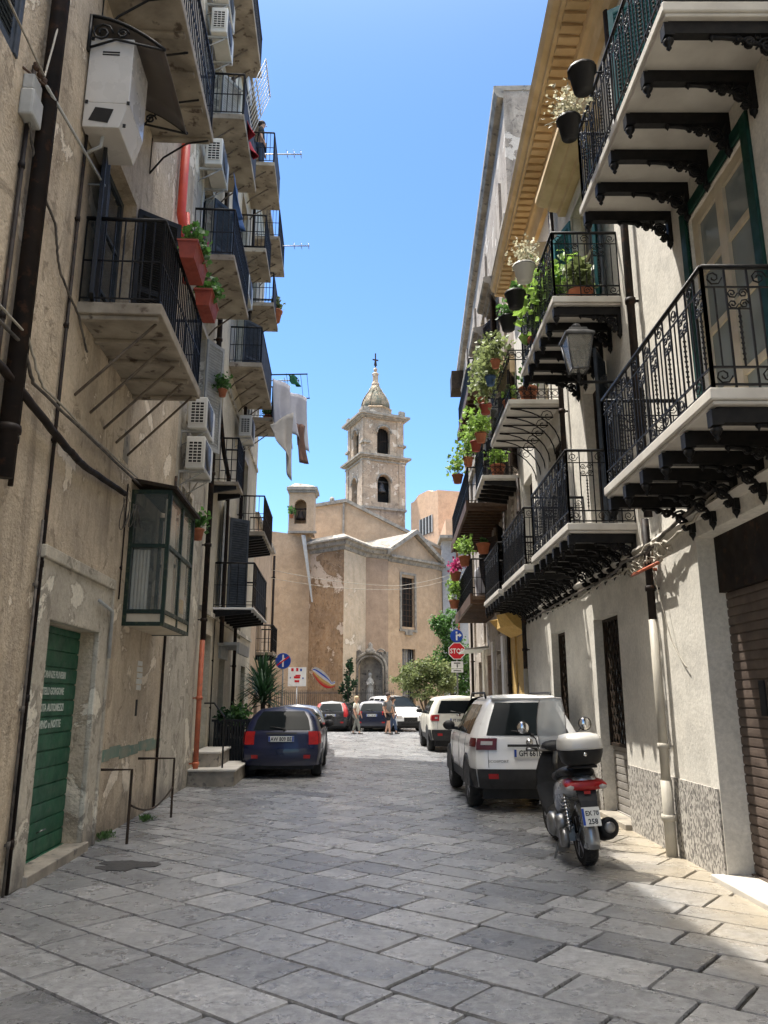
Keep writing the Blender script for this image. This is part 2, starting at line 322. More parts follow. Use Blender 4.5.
# ------------------------------------------------------------------ facade frames
TL=.059
def plc(side,Y,z=0,o=0):
    if side=='L': return V((-2.77-TL*Y+o*math.cos(TL),Y+o*math.sin(TL),z)),TL
    if side=='R': return V((3.1-o,Y,z)),PI
    if side=='B': return V((2.76+.02*Y-o,Y+.02*o,z)),PI-.02
SG={'L':1,'R':-1,'B':-1}
def facade(mb,a0,a1,z0,z1,ops,depth,m=0,warp=None):
    """front skin at x=0 with rectangular holes and their reveals"""
    A=sorted({a0,a1,*[k for o in ops for k in o[:2]]}); Z=sorted({z0,z1,*[k for o in ops for k in o[2:4]]})
    w=warp or (lambda a,z:z)
    for i in range(len(A)-1):
        for j in range(len(Z)-1):
            ca,cz=(A[i]+A[i+1])/2,(Z[j]+Z[j+1])/2
            if any(o[0]<ca<o[1] and o[2]<cz<o[3] for o in ops): continue
            mb.add([(0,A[i],w(A[i],Z[j])),(0,A[i+1],w(A[i+1],Z[j])),(0,A[i+1],w(A[i+1],Z[j+1])),(0,A[i],w(A[i],Z[j+1]))],[(0,1,2,3)],m)
    for b0,b1,c0,c1 in [o[:4] for o in ops]:
        d=-depth
        mb.add([(0,b0,c0),(0,b1,c0),(0,b1,c1),(0,b0,c1),(d,b0,c0),(d,b1,c0),(d,b1,c1),(d,b0,c1)],[(0,4,5,1),(1,5,6,2),(2,6,7,3),(3,7,4,0)],m)
def building(side,name,label,Y0,Y1,H,ops,wm,depth=.28,back=5,warp=None,cat='building'):
    loc,rz=plc(side,0); root=thing(name,label,cat,loc,rz); s=SG[side]
    ops=[(min(s*o[0],s*o[1]),max(s*o[0],s*o[1]),o[2],o[3]) for o in ops]; a0,a1=sorted((s*Y0,s*Y1))
    mb=MB(); facade(mb,a0,a1,-.1,H,ops,depth,warp=warp); w=warp or (lambda a,z:z)
    h0,h1=w(a0,H),w(a1,H)
    mb.add([(0,a0,-.1),(0,a0,h0),(-back,a0,h0),(-back,a0,-.1),(0,a1,-.1),(0,a1,h1),(-back,a1,h1),(-back,a1,-.1)],[(0,1,2,3),(7,6,5,4),(1,5,6,2),(3,2,6,7)])
    mb.build('wall',wm,root)
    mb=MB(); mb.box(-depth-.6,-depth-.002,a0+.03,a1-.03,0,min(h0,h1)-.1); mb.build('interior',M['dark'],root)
    return root
def op(side,y0,y1): s=SG[side]; return tuple(sorted((s*y0,s*y1)))
def leafdoor(root,side,y0,y1,z0,z1,x=-.2,fm='creamp',gm='glass',cols=2,rows=3,fw=.07,name='door'):
    a0,a1=op(side,y0,y1); mb=MB(); xx=(x,x+.05)
    mb.box(*xx,a0,a0+fw,z0,z1);mb.box(*xx,a1-fw,a1,z0,z1);mb.box(*xx,a0+fw,a1-fw,z1-fw,z1);mb.box(*xx,a0+fw,a1-fw,z0,z0+fw*2.2)
    for k in range(1,cols):
        a=a0+(a1-a0)*k/cols; mb.box(x-.004,x+.058,a-fw*.6,a+fw*.6,z0+.02,z1-.02)
    for k in range(1,rows):
        z=z0+(z1-z0)*k/rows; mb.box(x+.004,x+.044,a0+.02,a1-.02,z-fw*.3,z+fw*.3)
    o=mb.build(name,M[fm],root)
    mb=MB(); mb.box(x+.012,x+.022,a0+.02,a1-.02,z0+.02,z1-.02); mb.build('pane',M[gm],o); return o
def louver(root,side,y0,y1,z0,z1,x=.02,m='bluegrey',pitch=.06,name='shutter',rz=0,hinge=None):
    """louvred panel; local origin at hinge so it can swing"""
    a0,a1=op(side,y0,y1); w=a1-a0; mb=MB(); s=1
    mb.box(-.02,.02,0,.06,0,z1-z0);mb.box(-.02,.02,w-.06,w,0,z1-z0)
    for z in(0,(z1-z0)/2-.04,z1-z0-.08): mb.box(-.018,.018,.06,w-.06,z,z+.08)
    mb.box(-.004,.004,.05,w-.05,.02,z1-z0-.02)
    n=int((z1-z0-.1)/pitch)
    for k in range(n): mb.bx((0,w/2,.1+k*pitch),(.045,w-.11,.012),(0,.6,0))
    if hinge=='hi':
        mb.v=[V((v.x,v.y-w,v.z)) for v in mb.v]; return mb.build(name,M[m],root,(x,a1,z0),rz)
    return mb.build(name,M[m],root,(x,a0,z0),rz)
def surround(root,side,y0,y1,z0,z1,w=.14,p=.04,m='marble',name='door_surround',sill=False):
    a0,a1=op(side,y0,y1); mb=MB(); mb.box(-.02,p,a0-w,a0,z0,z1+w);mb.box(-.02,p,a1,a1+w,z0,z1+w);mb.box(-.02,p-.002,a0,a1,z1,z1+w)
    if sill: mb.box(-.02,p+.05,a0-w,a1+w,z0-.1,z0)
    return mb.build(name,M[m],root,bev=.008)
# --- railings
def ring(mb,c,r,axis,t=.007,n=12):
    ax=V(axis); pts=[V(c)+ax*r*math.cos(2*PI*k/n)+V((0,0,1))*r*math.sin(2*PI*k/n) for k in range(n)]; mb.tube(pts,t,4,True)
def spiral(mb,c,r,axis,t=.007,n=13,turns=1.6,s=1):
    ax=V(axis); pts=[]
    for k in range(n):
        a=2*PI*turns*k/(n-1)*s; q=r*(1-.78*k/(n-1)); pts.append(V(c)+ax*q*math.cos(a)+V((0,0,1))*q*math.sin(a))
    mb.tube(pts,t,4)
def rail_side(mb,p0,p1,h,style,sp):
    p0,p1=V(p0),V(p1); L=(p1-p0).length; ax=(p1-p0)/L; n=max(1,round(L/sp)); up=V((0,0,1)); nm=ax.cross(up)
    def bar(a,b,w=.012): mb.tube([a,b],w,4,sm=False)
    if style=='plain':
        for z in(.06,h*.5,): bar(p0+up*z,p1+up*z,.010)
        mb.tube([p0+up*h,p1+up*h],.023,5)
        for k in range(n+1):
            q=p0+ax*L*k/n; bar(q+up*(.06 if k not in(0,n) else 0),q+up*h,.0105 if k not in(0,n) else .017)
    elif style=='scroll':
        # rails: bottom, mid-low, band bottom, top
        for z in(.03,.16,h): bar(p0+up*z,p1+up*z,.011)
        mb.tube([p0+up*(h+.012),p1+up*(h+.012)],.02,5)
        bar(p0+up*(h-.15),p1+up*(h-.15),.008)
        cw=L/n
        for k in range(n+1):
            q=p0+ax*L*k/n; bar(q,q+up*h,.016 if k in(0,n) else .009)
        for k in range(n):
            c=p0+ax*(cw*(k+.5)); r=min(.05,cw*.25)
            if k%2==0:
                for dz in(h-.075,.095): spiral(mb,c+up*dz,min(.062,cw*.4),ax,.0065,11,1.5,1 if k%4 else -1)
                bar(c+up*.16,c+up*(h-.15),.007)
            else:
                z0=h-.15-4.2*r
                for dz in(0,1):
                    for dx in(-1,1): spiral(mb,c+ax*dx*cw*.25+up*(h-.155-r*1.05-dz*2.1*r),r,ax,.0065,10,1.5,dx)
                mb.bx(c+up*(z0),(.016,.016,.016)); bar(p0+ax*cw*k+up*z0,p0+ax*cw*(k+1)+up*z0,.007)
                # twisted bar
                bar(c+up*.16,c+up*z0,.008)
                for q in range(9): mb.bx(c+up*(.22+(z0-.28)*q/8),(.02,.02,.012),(0,0,.78))
    elif style=='arch':   # simple scroll rails further away
        for z in(.05,.2,h-.18,h): bar(p0+up*z,p1+up*z,.011)
        for k in range(n+1):
            q=p0+ax*L*k/n; bar(q,q+up*h,.010)
            if k<n:
                c=q+ax*L/n*.5; ring(mb,c+up*(h-.09),L/n*.42,ax,.007,9); ring(mb,c+up*(.125),L/n*.4,ax,.007,8)
def railing(w,d,h,style,sp,z=0):
    mb=MB(); a=w/2-.03; x=d-.04
    rail_side(mb,(0,-a,z),(x,-a,z),h,style,sp); rail_side(mb,(x,-a,z),(x,a,z),h,style,sp); rail_side(mb,(x,a,z),(0,a,z),h,style,sp)
    return mb
def cast_bracket(d):
    """ornate cast iron bracket: x out, z down from slab underside"""
    mb=MB(); t=.035
    mb.box(0,d-.06,-t,t,-.115,-.003); mb.box(d-.10,d-.02,-t-.008,t+.008,-.135,-.02)
    mb.lathe((d-.06,0,0),[(.03,-.14),(.045,-.16),(.03,-.19),(.012,-.21),(.022,-.225),(.004,-.25)],8)
    mb.lathe((d*.58,0,0),[(.018,-.112),(.026,-.13),(.010,-.15),(.004,-.165)],7)
    mb.box(0,.045,-t,t,-.37,-.115); mb.lathe((.025,0,0),[(.032,-.37),(.036,-.39),(.015,-.42),(.004,-.45)],7)
    pts=[(d*.60-(d*.60-.03)*math.sin(k/10*PI/2),0,-.12-.235*(1-math.cos(k/10*PI/2))) for k in range(11)]
    mb.tube(pts,.02,5); ax=(1,0,0)
    for c,r in(((.125,0,-.215),.08),((.265,0,-.175),.045),((.085,0,-.32),.036),((.35,0,-.15),.025),((.20,0,-.135),.02)):
        for yy in(-.014,.014): spiral(mb,(c[0],yy,c[2]),r,ax,.012,15,1.8)
    return mb
def simple_bracket(d,h=.16):
    mb=MB(); mb.prism([(0,-.003),(d*.92,-.003),(d*.92,-.07),(d*.5,-.11),(0,-h)],(0,-.04,0),(1,0,0),(0,0,1),(0,.08,0)); return mb
def curved_rod(d,h=.7):
    mb=MB(); mb.tube([(d*.95,0,-.02),(.0,0,-.02)],.014,4); pts=[(d*.95*(1-math.sin(k/7*PI/2)**1.0)+.0,0,-.03-h*(1-math.cos(k/7*PI/2))) for k in range(8)]
    mb.tube(pts,.013,4); spiral(mb,(d*.22,0,-.16),.12,(1,0,0),.009,12,1.3); return mb
BR={}
def balcony(root,side,Y0,Y1,z,d,style='plain',sp=.11,h=.95,nb=6,bk='cast',slab='marble',th=.09,ribs=0,railm='iron'):
    """z = underside of slab"""
    s=SG[side]; w=abs(Y1-Y0); mb=MB(); mb.box(-.02,d,-w/2,w/2,0,th)
    if slab=='marble': mb.box(-.02,d-.02,-w/2+.02,w/2-.02,-.03,0)
    if ribs:
        for k in range(ribs):
            a=-w/2+.08+(w-.16)*k/(ribs-1); mb.box(0,d-.04,a-.04,a+.04,-.05,0,0)
    o=mb.build('balcony',M[slab],root,(0,s*(Y0+Y1)/2,z),bev=.012)
    r=railing(w,d,h,style,sp,th); r.build('railing',M[railm],o)
    key=(bk,round(d,2))
    if nb and bk:
        if key not in BR:
            m=cast_bracket(d) if bk=='cast' else simple_bracket(d) if bk=='simple' else curved_rod(d)
            BR[key]=m.build('bracket',M['iron'],o); first=BR[key]; n0=True
        else: n0=False
        for k in range(nb):
            a=-w/2+.1+(w-.2)*k/(nb-1) if nb>1 else 0
            if n0 and k==0: b=BR[key]
            else: b=BR[key].copy(); COL.objects.link(b); b.parent=o
            b.location=(0,a,-.03 if slab=='marble' else -.05*bool(ribs))
    return o
def pipe(root,side,Y,z0,z1,r,m,o=.1,cl=2.0,name='downpipe',pts=None):
    s=SG[side]; mb=MB(); P=pts or [(o,s*Y,z0),(o,s*Y,z1)]; mb.tube(P,r,10)
    z=z0+.4
    while not pts and z<z1-.1:
        mb.lathe((o,s*Y,z),[(r*1.3,-.03),(r*1.35,0),(r*1.3,.03)],10); mb.box(-.01,o-r*.8,s*Y-.012,s*Y+.012,z-.012,z+.012); z+=cl
    return mb.build(name,M[m],root)
# ------------------------------------------------------------------ camera, light
PIT=math.radians(13.6)
cd=bpy.data.cameras.new('camera'); cam=bpy.data.objects.new('camera',cd); COL.objects.link(cam); SC.camera=cam
cd.sensor_fit='VERTICAL'; cd.sensor_height=24; cd.lens=769/1024*24; cd.clip_end=3000; cd.clip_start=.05
cam.location=(0,0,1.6); cam.rotation_euler=(PI/2+PIT,0,0)
LD=V((.33,-.22,-1)).normalized()
sd=bpy.data.lights.new('sun','SUN'); sd.energy=2.2; sd.angle=math.radians(.53); sd.color=(1,.95,.87)
sun=bpy.data.objects.new('sun',sd); COL.objects.link(sun); sun.rotation_euler=LD.to_track_quat('-Z','Y').to_euler(); sun.location=(-10,20,40)
W=bpy.data.worlds.new('World'); SC.world=W; W.use_nodes=True; wn=W.node_tree
sk=wn.nodes.new('ShaderNodeTexSky'); sk.sky_type='NISHITA'; sk.sun_disc=False; ts=-LD
sk.sun_elevation=math.asin(ts.z); sk.sun_rotation=math.atan2(ts.x,ts.y); sk.air_density=.9; sk.dust_density=.1; sk.ozone_density=1.2; sk.altitude=0
bg=wn.nodes['Background']; bg.inputs[1].default_value=.062; hs=wn.nodes.new('ShaderNodeHueSaturation'); hs.inputs['Saturation'].default_value=.97; tn=wn.nodes.new('ShaderNodeMix'); tn.data_type='RGBA'; tn.blend_type='MULTIPLY'; tn.inputs[0].default_value=1; tn.inputs[7].default_value=(.70,.97,1.22,1); wn.links.new(sk.outputs[0],tn.inputs[6]); wn.links.new(tn.outputs[2],hs.inputs['Color']); 
# zenith glow added to the sky, above the view, to brighten the shaded street
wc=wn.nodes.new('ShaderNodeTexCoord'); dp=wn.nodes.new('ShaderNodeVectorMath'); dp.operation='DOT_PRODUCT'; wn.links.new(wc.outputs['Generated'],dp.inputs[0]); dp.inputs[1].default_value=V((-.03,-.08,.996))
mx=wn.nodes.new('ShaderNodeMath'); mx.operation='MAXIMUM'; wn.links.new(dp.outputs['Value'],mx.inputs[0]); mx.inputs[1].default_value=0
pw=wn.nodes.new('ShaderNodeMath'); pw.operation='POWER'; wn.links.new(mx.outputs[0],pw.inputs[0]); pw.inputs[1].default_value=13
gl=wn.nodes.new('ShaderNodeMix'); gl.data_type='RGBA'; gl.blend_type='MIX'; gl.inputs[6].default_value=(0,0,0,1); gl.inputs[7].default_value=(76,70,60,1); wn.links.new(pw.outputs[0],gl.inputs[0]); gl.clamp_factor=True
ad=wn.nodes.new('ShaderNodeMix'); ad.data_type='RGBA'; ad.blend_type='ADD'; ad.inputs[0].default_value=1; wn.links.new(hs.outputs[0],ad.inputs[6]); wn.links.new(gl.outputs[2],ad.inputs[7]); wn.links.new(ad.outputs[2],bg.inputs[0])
SC.view_settings.view_transform='Standard'; SC.view_settings.look='None'; SC.view_settings.exposure=2.0; SC.view_settings.gamma=1
SC.cycles.diffuse_bounces=6; SC.cycles.max_bounces=10
# ------------------------------------------------------------------ ground
mb=MB(); mb.add([(-600,-200,-.06),(600,-200,-.06),(600,900,-.06),(-600,900,-.06)],[(0,1,2,3)]); tag(mb.build('ground',M['groundm']),kind='structure')
mb=MB(); mb.add([(-9,-4,-.022),(9,-4,-.022),(16,60,-.022),(-16,60,-.022)],[(0,1,2,3)]); tag(mb.build('street_bed',M['joint']),kind='structure')
def slabs():
    mb=MB(); ca,sa=math.cos(math.radians(-39)),math.sin(math.radians(-39)); c=V((ca,sa,0)); p=V((-sa,ca,0)); O=V((0,20,0))
    q=-36
    while q<38:
        w=U(.33,.50); a=-36+R()
        while a<36:
            l=U(.42,.84); ctr=O+c*(a+l/2)+p*(q+w/2)
            if 1.2<ctr.y<49 and abs(ctr.x)<(4.6 if ctr.y<30 else 9.5) and ctr.x>-3.3-.07*ctr.y and (ctr.y>30 or ctr.x<3.9):
                g=.007+.005*R(); bvl=.005; far=ctr.y>16
                base=[]
                for da,dq in((g,g),(l-g,g),(l-g,w-g),(g,w-g)): base.append(O+c*(a+da+U(-.006,.006))+p*(q+dq+U(-.006,.006)))
                z=U(-.0025,.0025); tx,ty=U(-.004,.004),U(-.004,.004)
                def zz(v): return z+(v.x-ctr.x)*tx+(v.y-ctr.y)*ty
                top=[]
                for i in range(4):
                    v=base[i]; nx,pv=base[(i+1)%4],base[i-1]
                    e1=(nx-v).normalized();e2=(pv-v).normalized()
                    if far: top.append(v)
                    else: k=U(.008,.022); top+= [v+e2*k*U(.7,1.2),v+e1*k*U(.7,1.2)]; mid=v.lerp(nx,U(.3,.7)); top.append(mid+V((-e1.y,e1.x,0))*U(-.004,.006))
                n=len(top); inn=[t+(ctr-t).normalized()*bvl for t in top]
                vs=[V((t.x,t.y,zz(t)-.012)) for t in top]+[V((t.x,t.y,zz(t))) for t in inn]+[V((t.x,t.y,-.05)) for t in top]
                fs=[tuple(range(n,2*n))]+[(i,(i+1)%n,n+(i+1)%n,n+i) for i in range(n)]+[(2*n+i,2*n+(i+1)%n,(i+1)%n,i) for i in range(n)]
                mb.add(vs,fs)
            a+=l
        q+=w
    return mb
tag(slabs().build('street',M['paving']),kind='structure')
mb=MB(); pts=[]
for k in range(22):
    a=2*PI*k/22; r=.9+.16*math.sin(3*a+1)+U(-.22,.22); pts.append((-2.50+.34*r*math.cos(a),8.15+.26*r*math.sin(a)))
mb.prism(pts,(0,0,-.02),(1,0,0),(0,1,0),(0,0,.028)); tag(mb.build('asphalt_patch',M['asph']),kind='structure')
# ------------------------------------------------------------------ LEFT buildings
BB=lambda Y0,Y1,z0,z1:(Y0,Y1,z0,z1)
L1=building('L','apartment_building','brown stained plaster building at the left edge with the green roller shutter',-6,12.4,16,
  [(7.3,8.85,0,2.32),(7.75,9.05,5.64,8.0),(7.7,9.1,9.6,12),(4.1,5.31,6.8,8.6),(10.15,11.35,2.6,4.2)],M['stL1'],.30)
o=balcony(L1,'L',7.3,9.65,5.5,.87,'plain',.10,1.0,0,None,'concrete',.13,5)
mb=MB()
for k in range(5):
    a=-1.0+2.05*k/4; mb=MB(); mb.tube([(.0,a,-.85),(.78,a,-.02)],.016,5); mb.build('support_rod',M['rod'],o)
o=balcony(L1,'L',7.0,9.6,9.45,.85,'plain',.10,1.0,0,None,'concrete',.13,5)
for k in range(4):
    mb=MB(); a=-1.15+.78*k; mb.tube([(0,a,-.62),(.18,a,-.35),(.5,a,-.1),(.8,a,-.04)],.014,5); mb.tube([(0,a,-.62),(0,a,-.04)],.014,5); mb.build('support_rod',M['iron'],o)
leafdoor(L1,'L',7.75,9.05,5.64,8.0,-.22,'bluegrey','glass',2,3,.08)
leafdoor(L1,'L',7.7,9.1,9.6,12,-.22,'bluegrey','glass',2,3,.08)
louver(L1,'L',9.05,9.65,5.66,7.95,.03,'black',.036,'shutter',-.95)
louver(L1,'L',7.15,7.75,5.66,7.95,.03,'black',.036,'shutter',.25,'hi')
louver(L1,'L',4.7,5.31,6.8,8.6,-.02,'bluegrey',.055); louver(L1,'L',4.1,4.7,6.8,8.6,-.02,'bluegrey',.055)
surround(L1,'L',4.1,5.31,6.8,8.6,.07,.02,'bluegrey','window_frame')
# roller shutter + portal
def roller(root,side,Y0,Y1,z0,z1,x,m,pitch=.155,b=.012):
    a0,a1=op(side,Y0,Y1); prof=[]; z=z0
    while z<z1-.001:
        e=min(z+pitch,z1); prof+=[(x-.004,z),(x-.004,z+.008),(x+b*.8,z+.014),(x+b,(z+e)/2),(x+b*.9,e-.006),(x-.004,e-.003)]; z=e
    mb=MB(); vs=[(p[0],a,p[1]) for a in(a0,a1) for p in prof]; n=len(prof)
    mb.add(vs,[(i,n+i,n+i+1,i+1) for i in range(n-1)]); mb.box(x-.02,x+.04,a0,a1,z0-.04,z0+.002)
    return mb.build('roller_shutter',M[m],root)
sh=roller(L1,'L',7.3,8.85,.09,2.32,-.17,'greensh',.165)
Mx=lambda z,y:frame((-.155,y,z),(0,1,0),(0,0,1))
for tx,z,sc,q in(('ONORANZE FUNEBRI',1.80,.10,.78),('FRATELLI GORGONE',1.635,.10,.80),('USCITA AUTOMEZZI',1.47,.105,.80),('GIORNO e NOTTE',1.305,.11,.80)):
    mb=MB(); text(mb,tx,sc,Mx(z,7.72),0,.002,q); mb.build('lettering',M['letter'],sh)
mb=MB(); mb.tube([(-.145,8.05,.32),(-.10,8.05,.34),(-.10,8.15,.34),(-.145,8.15,.32)],.008,5); mb.build('handle',M['steel'],sh)
mb=MB(); mb.box(-.02,.055,7.0,7.3,0,2.86);mb.box(-.02,.055,8.85,9.2,0,2.86);mb.box(-.02,.053,7.3,8.85,2.32,2.86);mb.box(-.02,.085,6.95,9.25,2.86,2.98);mb.box(-.02,.075,9.2,9.27,0,2.86)
mb.build('door_surround',M['stL1b'],L1,bev=.012)
mb=MB(); mb.box(-.27,.10,7.25,8.95,-.02,.09); mb.build('threshold',M['stone'],L1,bev=.01)
mb=MB()
for k in range(7):
    y0=9.35+.46*k; mb.box(.001,.006,y0,y0+.47,.86+.02*math.sin(k*2),1.0+.02*math.sin(k*1.7))
mb.build('painted_band',M['tealfade'],L1)
mb=MB()
for k in range(5): mb.box(.002,.006,10.85+U(-.02,.02),11.13+U(-.02,.02),1.71+k*.082,1.775+k*.082)
mb.build('notice',M['plate'],L1)
mb=MB(); mb.box(.0,.004,10.9,11.0,1.36,1.58); mb.build('vent_hole',M['dark'],L1)
mb=MB(); mb.box(0,.004,9.35,9.6,4.55,4.95);mb.build('vent_hole',M['stone'],L1)
pipe(L1,'L',5.85,3.3,16,.075,'bronzep',.10,5.9); pipe(L1,'L',6.12,3.3,16,.022,'bronzep',.05,5.2,'conduit'); pipe(L1,'L',7.0,0,7.6,.018,'bronzep',.03,1.2,'conduit'); pipe(L1,'L',6.93,0,3.2,.013,'cable',.03,1.1,'conduit'); pipe(L1,'L',5.66,0,7.0,.02,'bronzep',.03,1.4,'conduit')
pipe(L1,'L',9.62,2.8,4.3,.010,'bronzep',.02,1.4,'conduit')
mb=MB(); mb.tube([(.03,12.3,0),(.03,12.33,2.4),(.03,12.36,5.2)],.022,6); mb.build('conduit',M['bronzep'],L1)
mb=MB(); mb.tube([(.09,8.62,2.66),(.09,9.15,2.6),(.09,9.16,2.05)],.022,6); mb.build('conduit',M['greyw'],L1)
# glazed bay
bay=MB(); y0,y1,zb,zt,d=9.9,11.6,2.5,4.3,.53; f=.05
def bar(b,*a): b.box(*a)
for (xa,xb) in((0,f),(d-f,d)):
    for (ya,yb) in((y0,y0+f),(y1-f,y1)): bay.box(xa,xb,ya,yb,zb,zt)
for z in(zb,zb+.16,(zb+zt)/2+.12,zt-f):
    h=f if z!=zb else .05
    for (ya,yb) in((y0+.003,y0+f-.003),(y1-f+.003,y1-.003)): bay.box(f,d-f,ya,yb,z,z+h)
    bay.box(d-f+.003,d-.003,y0+f,y1-f,z,z+h)
bay.box(d-f+.004,d-.004,(y0+y1)/2-.03,(y0+y1)/2+.03,zb,zt)
bw=bay.build('bay_window',M['dgreen'],L1)
mb=MB(); mb.box(f*.5,d-f*.5,y0+.02,y0+.026,zb+.2,zt-.05);mb.box(d-.028,d-.022,y0+f,y1-f,zb+.2,zt-.05);mb.box(f*.5,d-f*.5,y1-.026,y1-.02,zb+.2,zt-.05); mb.build('pane',M['bayglass'],bw)
mb=MB(); mb.box(.01,d-.06,y0+.02,y1-.02,zb+.01,zb+.05); mb.box(-.01,d-.02,y0+.022,y0+.03,zb+.05,zb+.155); mb.box(d-.03,d-.02,y0+.03,y1-.03,zb+.05,zb+.155); mb.build('sill_panel',M['creamp'],bw)
mb=MB(); mb.prism([(0,.10),(d+.07,.0),(d+.07,.04),(0,.15)],(0,y0-.05,zt),(1,0,0),(0,0,1),(0,y1-y0+.1,0)); mb.build('roof',M['ironr'],bw)
mb=MB()
for i in range(7):
    for (a,b2) in(((d-.09,y0+.1),(d-.09,y1-.1)),((.08,y0+.07),(d-.1,y0+.07))):
        pass
def curtain(mb,p0,p1,z0,z1,amp=.02,n=30,wv=7):
    p0,p1=V(p0),V(p1); ax=(p1-p0); nm=ax.normalized().cross(V((0,0,1)))
    mb.grid(lambda u,v:p0+ax*u+nm*amp*math.sin(u*wv*6.28+math.sin(v*3)*.5)+V((0,0,z0+(z1-z0)*v)),n,3)
curtain(mb,(d-.09,y0+.08,0),(d-.09,y0+.75,0),zb+.2,zt-.1); curtain(mb,(d-.09,y0+.95,0),(d-.09,y1-.08,0),zb+.2,zt-.1); curtain(mb,(.06,y0+.09,0),(d-.25,y0+.09,0),zb+.2,zb+1.0,.012,24,5)
mb.build('curtain',M['shirtw'],bw); mb=MB(); mb.box(d-.07,d-.062,y1-.45,y1-.2,zb+.3,zb+.5); mb.build('hanging_box',M['ochre'],bw)
# grey strip building
L1b=building('L','apartment_building','narrow grey plaster house front between the seam and the orange pipe on the left',12.4,15.3,17,
  [(12.9,13.9,3.4,5.2),(13.1,14.4,6.4,8.7),(13.2,14.3,9.65,11.9),(13.2,14.3,12.8,15.1)],M['stL1b'],.25)
L2=building('L','apartment_building','tall cream plaster apartment block on the left with stacked balconies',15.3,24.6,17.6,
  [(16.0,16.9,0,2.9),(18.3,19.2,0,2.5),(17.7,18.8,3.6,6.0),(21.0,22.0,6.05,8.3),(21.0,22.0,3.2,5.4),(18.2,19.6,9.7,11.9),(18.2,19.6,12.8,15.0),(20.8,22,12.8,15),(21.2,22,9.6,11.6),(16.0,16.8,6.4,8.5),(22.5,23.5,0,2.5)],M['stL2'],.25)
for r_,ys in((L1b,[(12.9,13.9,3.4,5.2),(13.1,14.4,6.4,8.7),(13.2,14.3,9.65,11.9),(13.2,14.3,12.8,15.1)]),(L2,[(16.0,16.9,.1,2.9),(17.7,18.8,3.6,6.0),(21.0,22.0,6.05,8.3),(18.2,19.6,9.7,11.9),(18.2,19.6,12.8,15.0),(20.8,22,12.8,15),(16.0,16.8,6.4,8.5)])):
    for q in ys: leafdoor(r_,'L',*q,-.2,random.choice(['bluegrey','black','bronzep']),'dark',2,3,.07); surround(r_,'L',*q,.10,.025,'creamp')
def slabrods(o,w,d,n=3,z=-.5):
    for k in range(n):
        a=-w/2+.25+(w-.5)*k/(n-1); mb=MB(); mb.tube([(0,a,z),(.12,a,z+.16),(d*.6,a,-.06),(d*.7,a,-.01)],.018,5); mb.build('support_rod',M['rod'],o)
for (r_,Y0,Y1,z,d) in((L1b,12.6,14.9,9.4,.77),(L1b,12.9,15.2,12.7,.77),(L1b,12.9,15.1,15.7,.8),(L2,17.5,20.4,9.5,.8),(L2,20.9,22.3,9.35,.8),(L2,17.4,18.9,12.6,.8),(L2,19.9,21.5,12.45,.8),(L2,18.2,20.2,15.75,.85),(L2,21.0,23.2,15.3,.8)):
    o=balcony(r_,'L',Y0,Y1,z,d,'plain',.10,.95,0,None,'concrete',.12); slabrods(o,Y1-Y0,d,4 if Y1-Y0>2 else 3)
    if R()<.6:
        mb=MB(); w=Y1-Y0; curtain(mb,(d-.02,-w/2+.1,0),(d-.02,w/2-.1,0),.2,.95,.008,20,6); mb.build('netting',M['tarp'],o)
o=balcony(L2,'L',17.0,20.1,3.5,.9,'plain',.16,1.0,6,'simple','whitep',.045)
mb=MB(); curtain(mb,(.86,-.9,0),(.86,1.5,0),.15,1.0,.004,16,5); mb.build('netting',M['tarp'],o)
o=balcony(L2,'L',20.5,23.2,5.9,.72,'plain',.14,1.0,8,'simple','concrete',.12,0,'ironr')
o=balcony(L2,'L',16.1,17.0,6.1,.55,'plain',.12,1.0,2,'simple','concrete',.08)
pipe(L2,'L',15.25,2.7,17,.055,'bronzep',.12,1.5); pipe(L2,'L',15.2,0,2.7,.05,'orangep',.12,1.2)
mb=MB(); mb.tube([(.12,15.25,8.2),(.14,16.5,7.0),(.16,17.3,6.6),(.16,17.4,2.8)],.05,8); mb.build('downpipe',M['bronzep'],L2)
pipe(L2,'L',20.2,0,17,.045,'bronzep',.1,2); pipe(L2,'L',17.2,0,3.4,.012,'bronzep',.03,1,'conduit')
louver(L2,'L',17.15,17.7,3.6,6.0,.03,'greyw',.06,'shutter',.2,'hi'); louver(L2,'L',18.8,19.35,3.6,6.0,.03,'bluegrey',.06,'shutter',-.9)
louver(L1b,'L',14.4,14.95,6.4,8.7,.03,'greyw',.06,'shutter',-.5)
louver(L2,'L',19.6,20.25,9.7,11.9,.03,'bluegrey',.06,'shutter',-.7); louver(L1b,'L',14.3,14.9,9.65,11.9,.03,'bluegrey',.06,'shutter',-.6); louver(L1b,'L',14.3,14.9,12.8,15.1,.03,'greyw',.06,'shutter',-.6)
for z_ in(3.3,8.85): mb=MB(); mb.box(-.02,.05,15.3,24.5,z_,z_+.1); mb.build('string_course',M['stL1b'],L2)
mb=MB(); mb.box(.0,.5,17.9,19.9,2.78,2.85); mb.box(.44,.5,17.9,19.9,2.6,2.78); mb.build('shop_canopy',M['greyw'],L2)
mb=MB(); mb.box(.0,.06,18.1,19.3,2.5,2.78); mb.build('roller_box',M['greyw'],L2)
L3=building('L','small_house','low peach plaster house with a tiny balcony before the church on the left',24.6,31.5,7.4,
  [(26.5,27.4,3.1,5.0),(29.0,29.9,3.1,5.0),(26.3,27.4,0,2.3),(29,29.9,0,2.3)],M['stL3'],.25)
for q in((26.5,27.4,3.1,5.0),(29.0,29.9,3.1,5.0),(26.3,27.4,0,2.3)): leafdoor(L3,'L',*q,-.2,'bluegrey','glass',2,3,.07)
o=balcony(L3,'L',26.2,28.0,3.0,.6,'plain',.14,.9,3,'simple','concrete',.1)
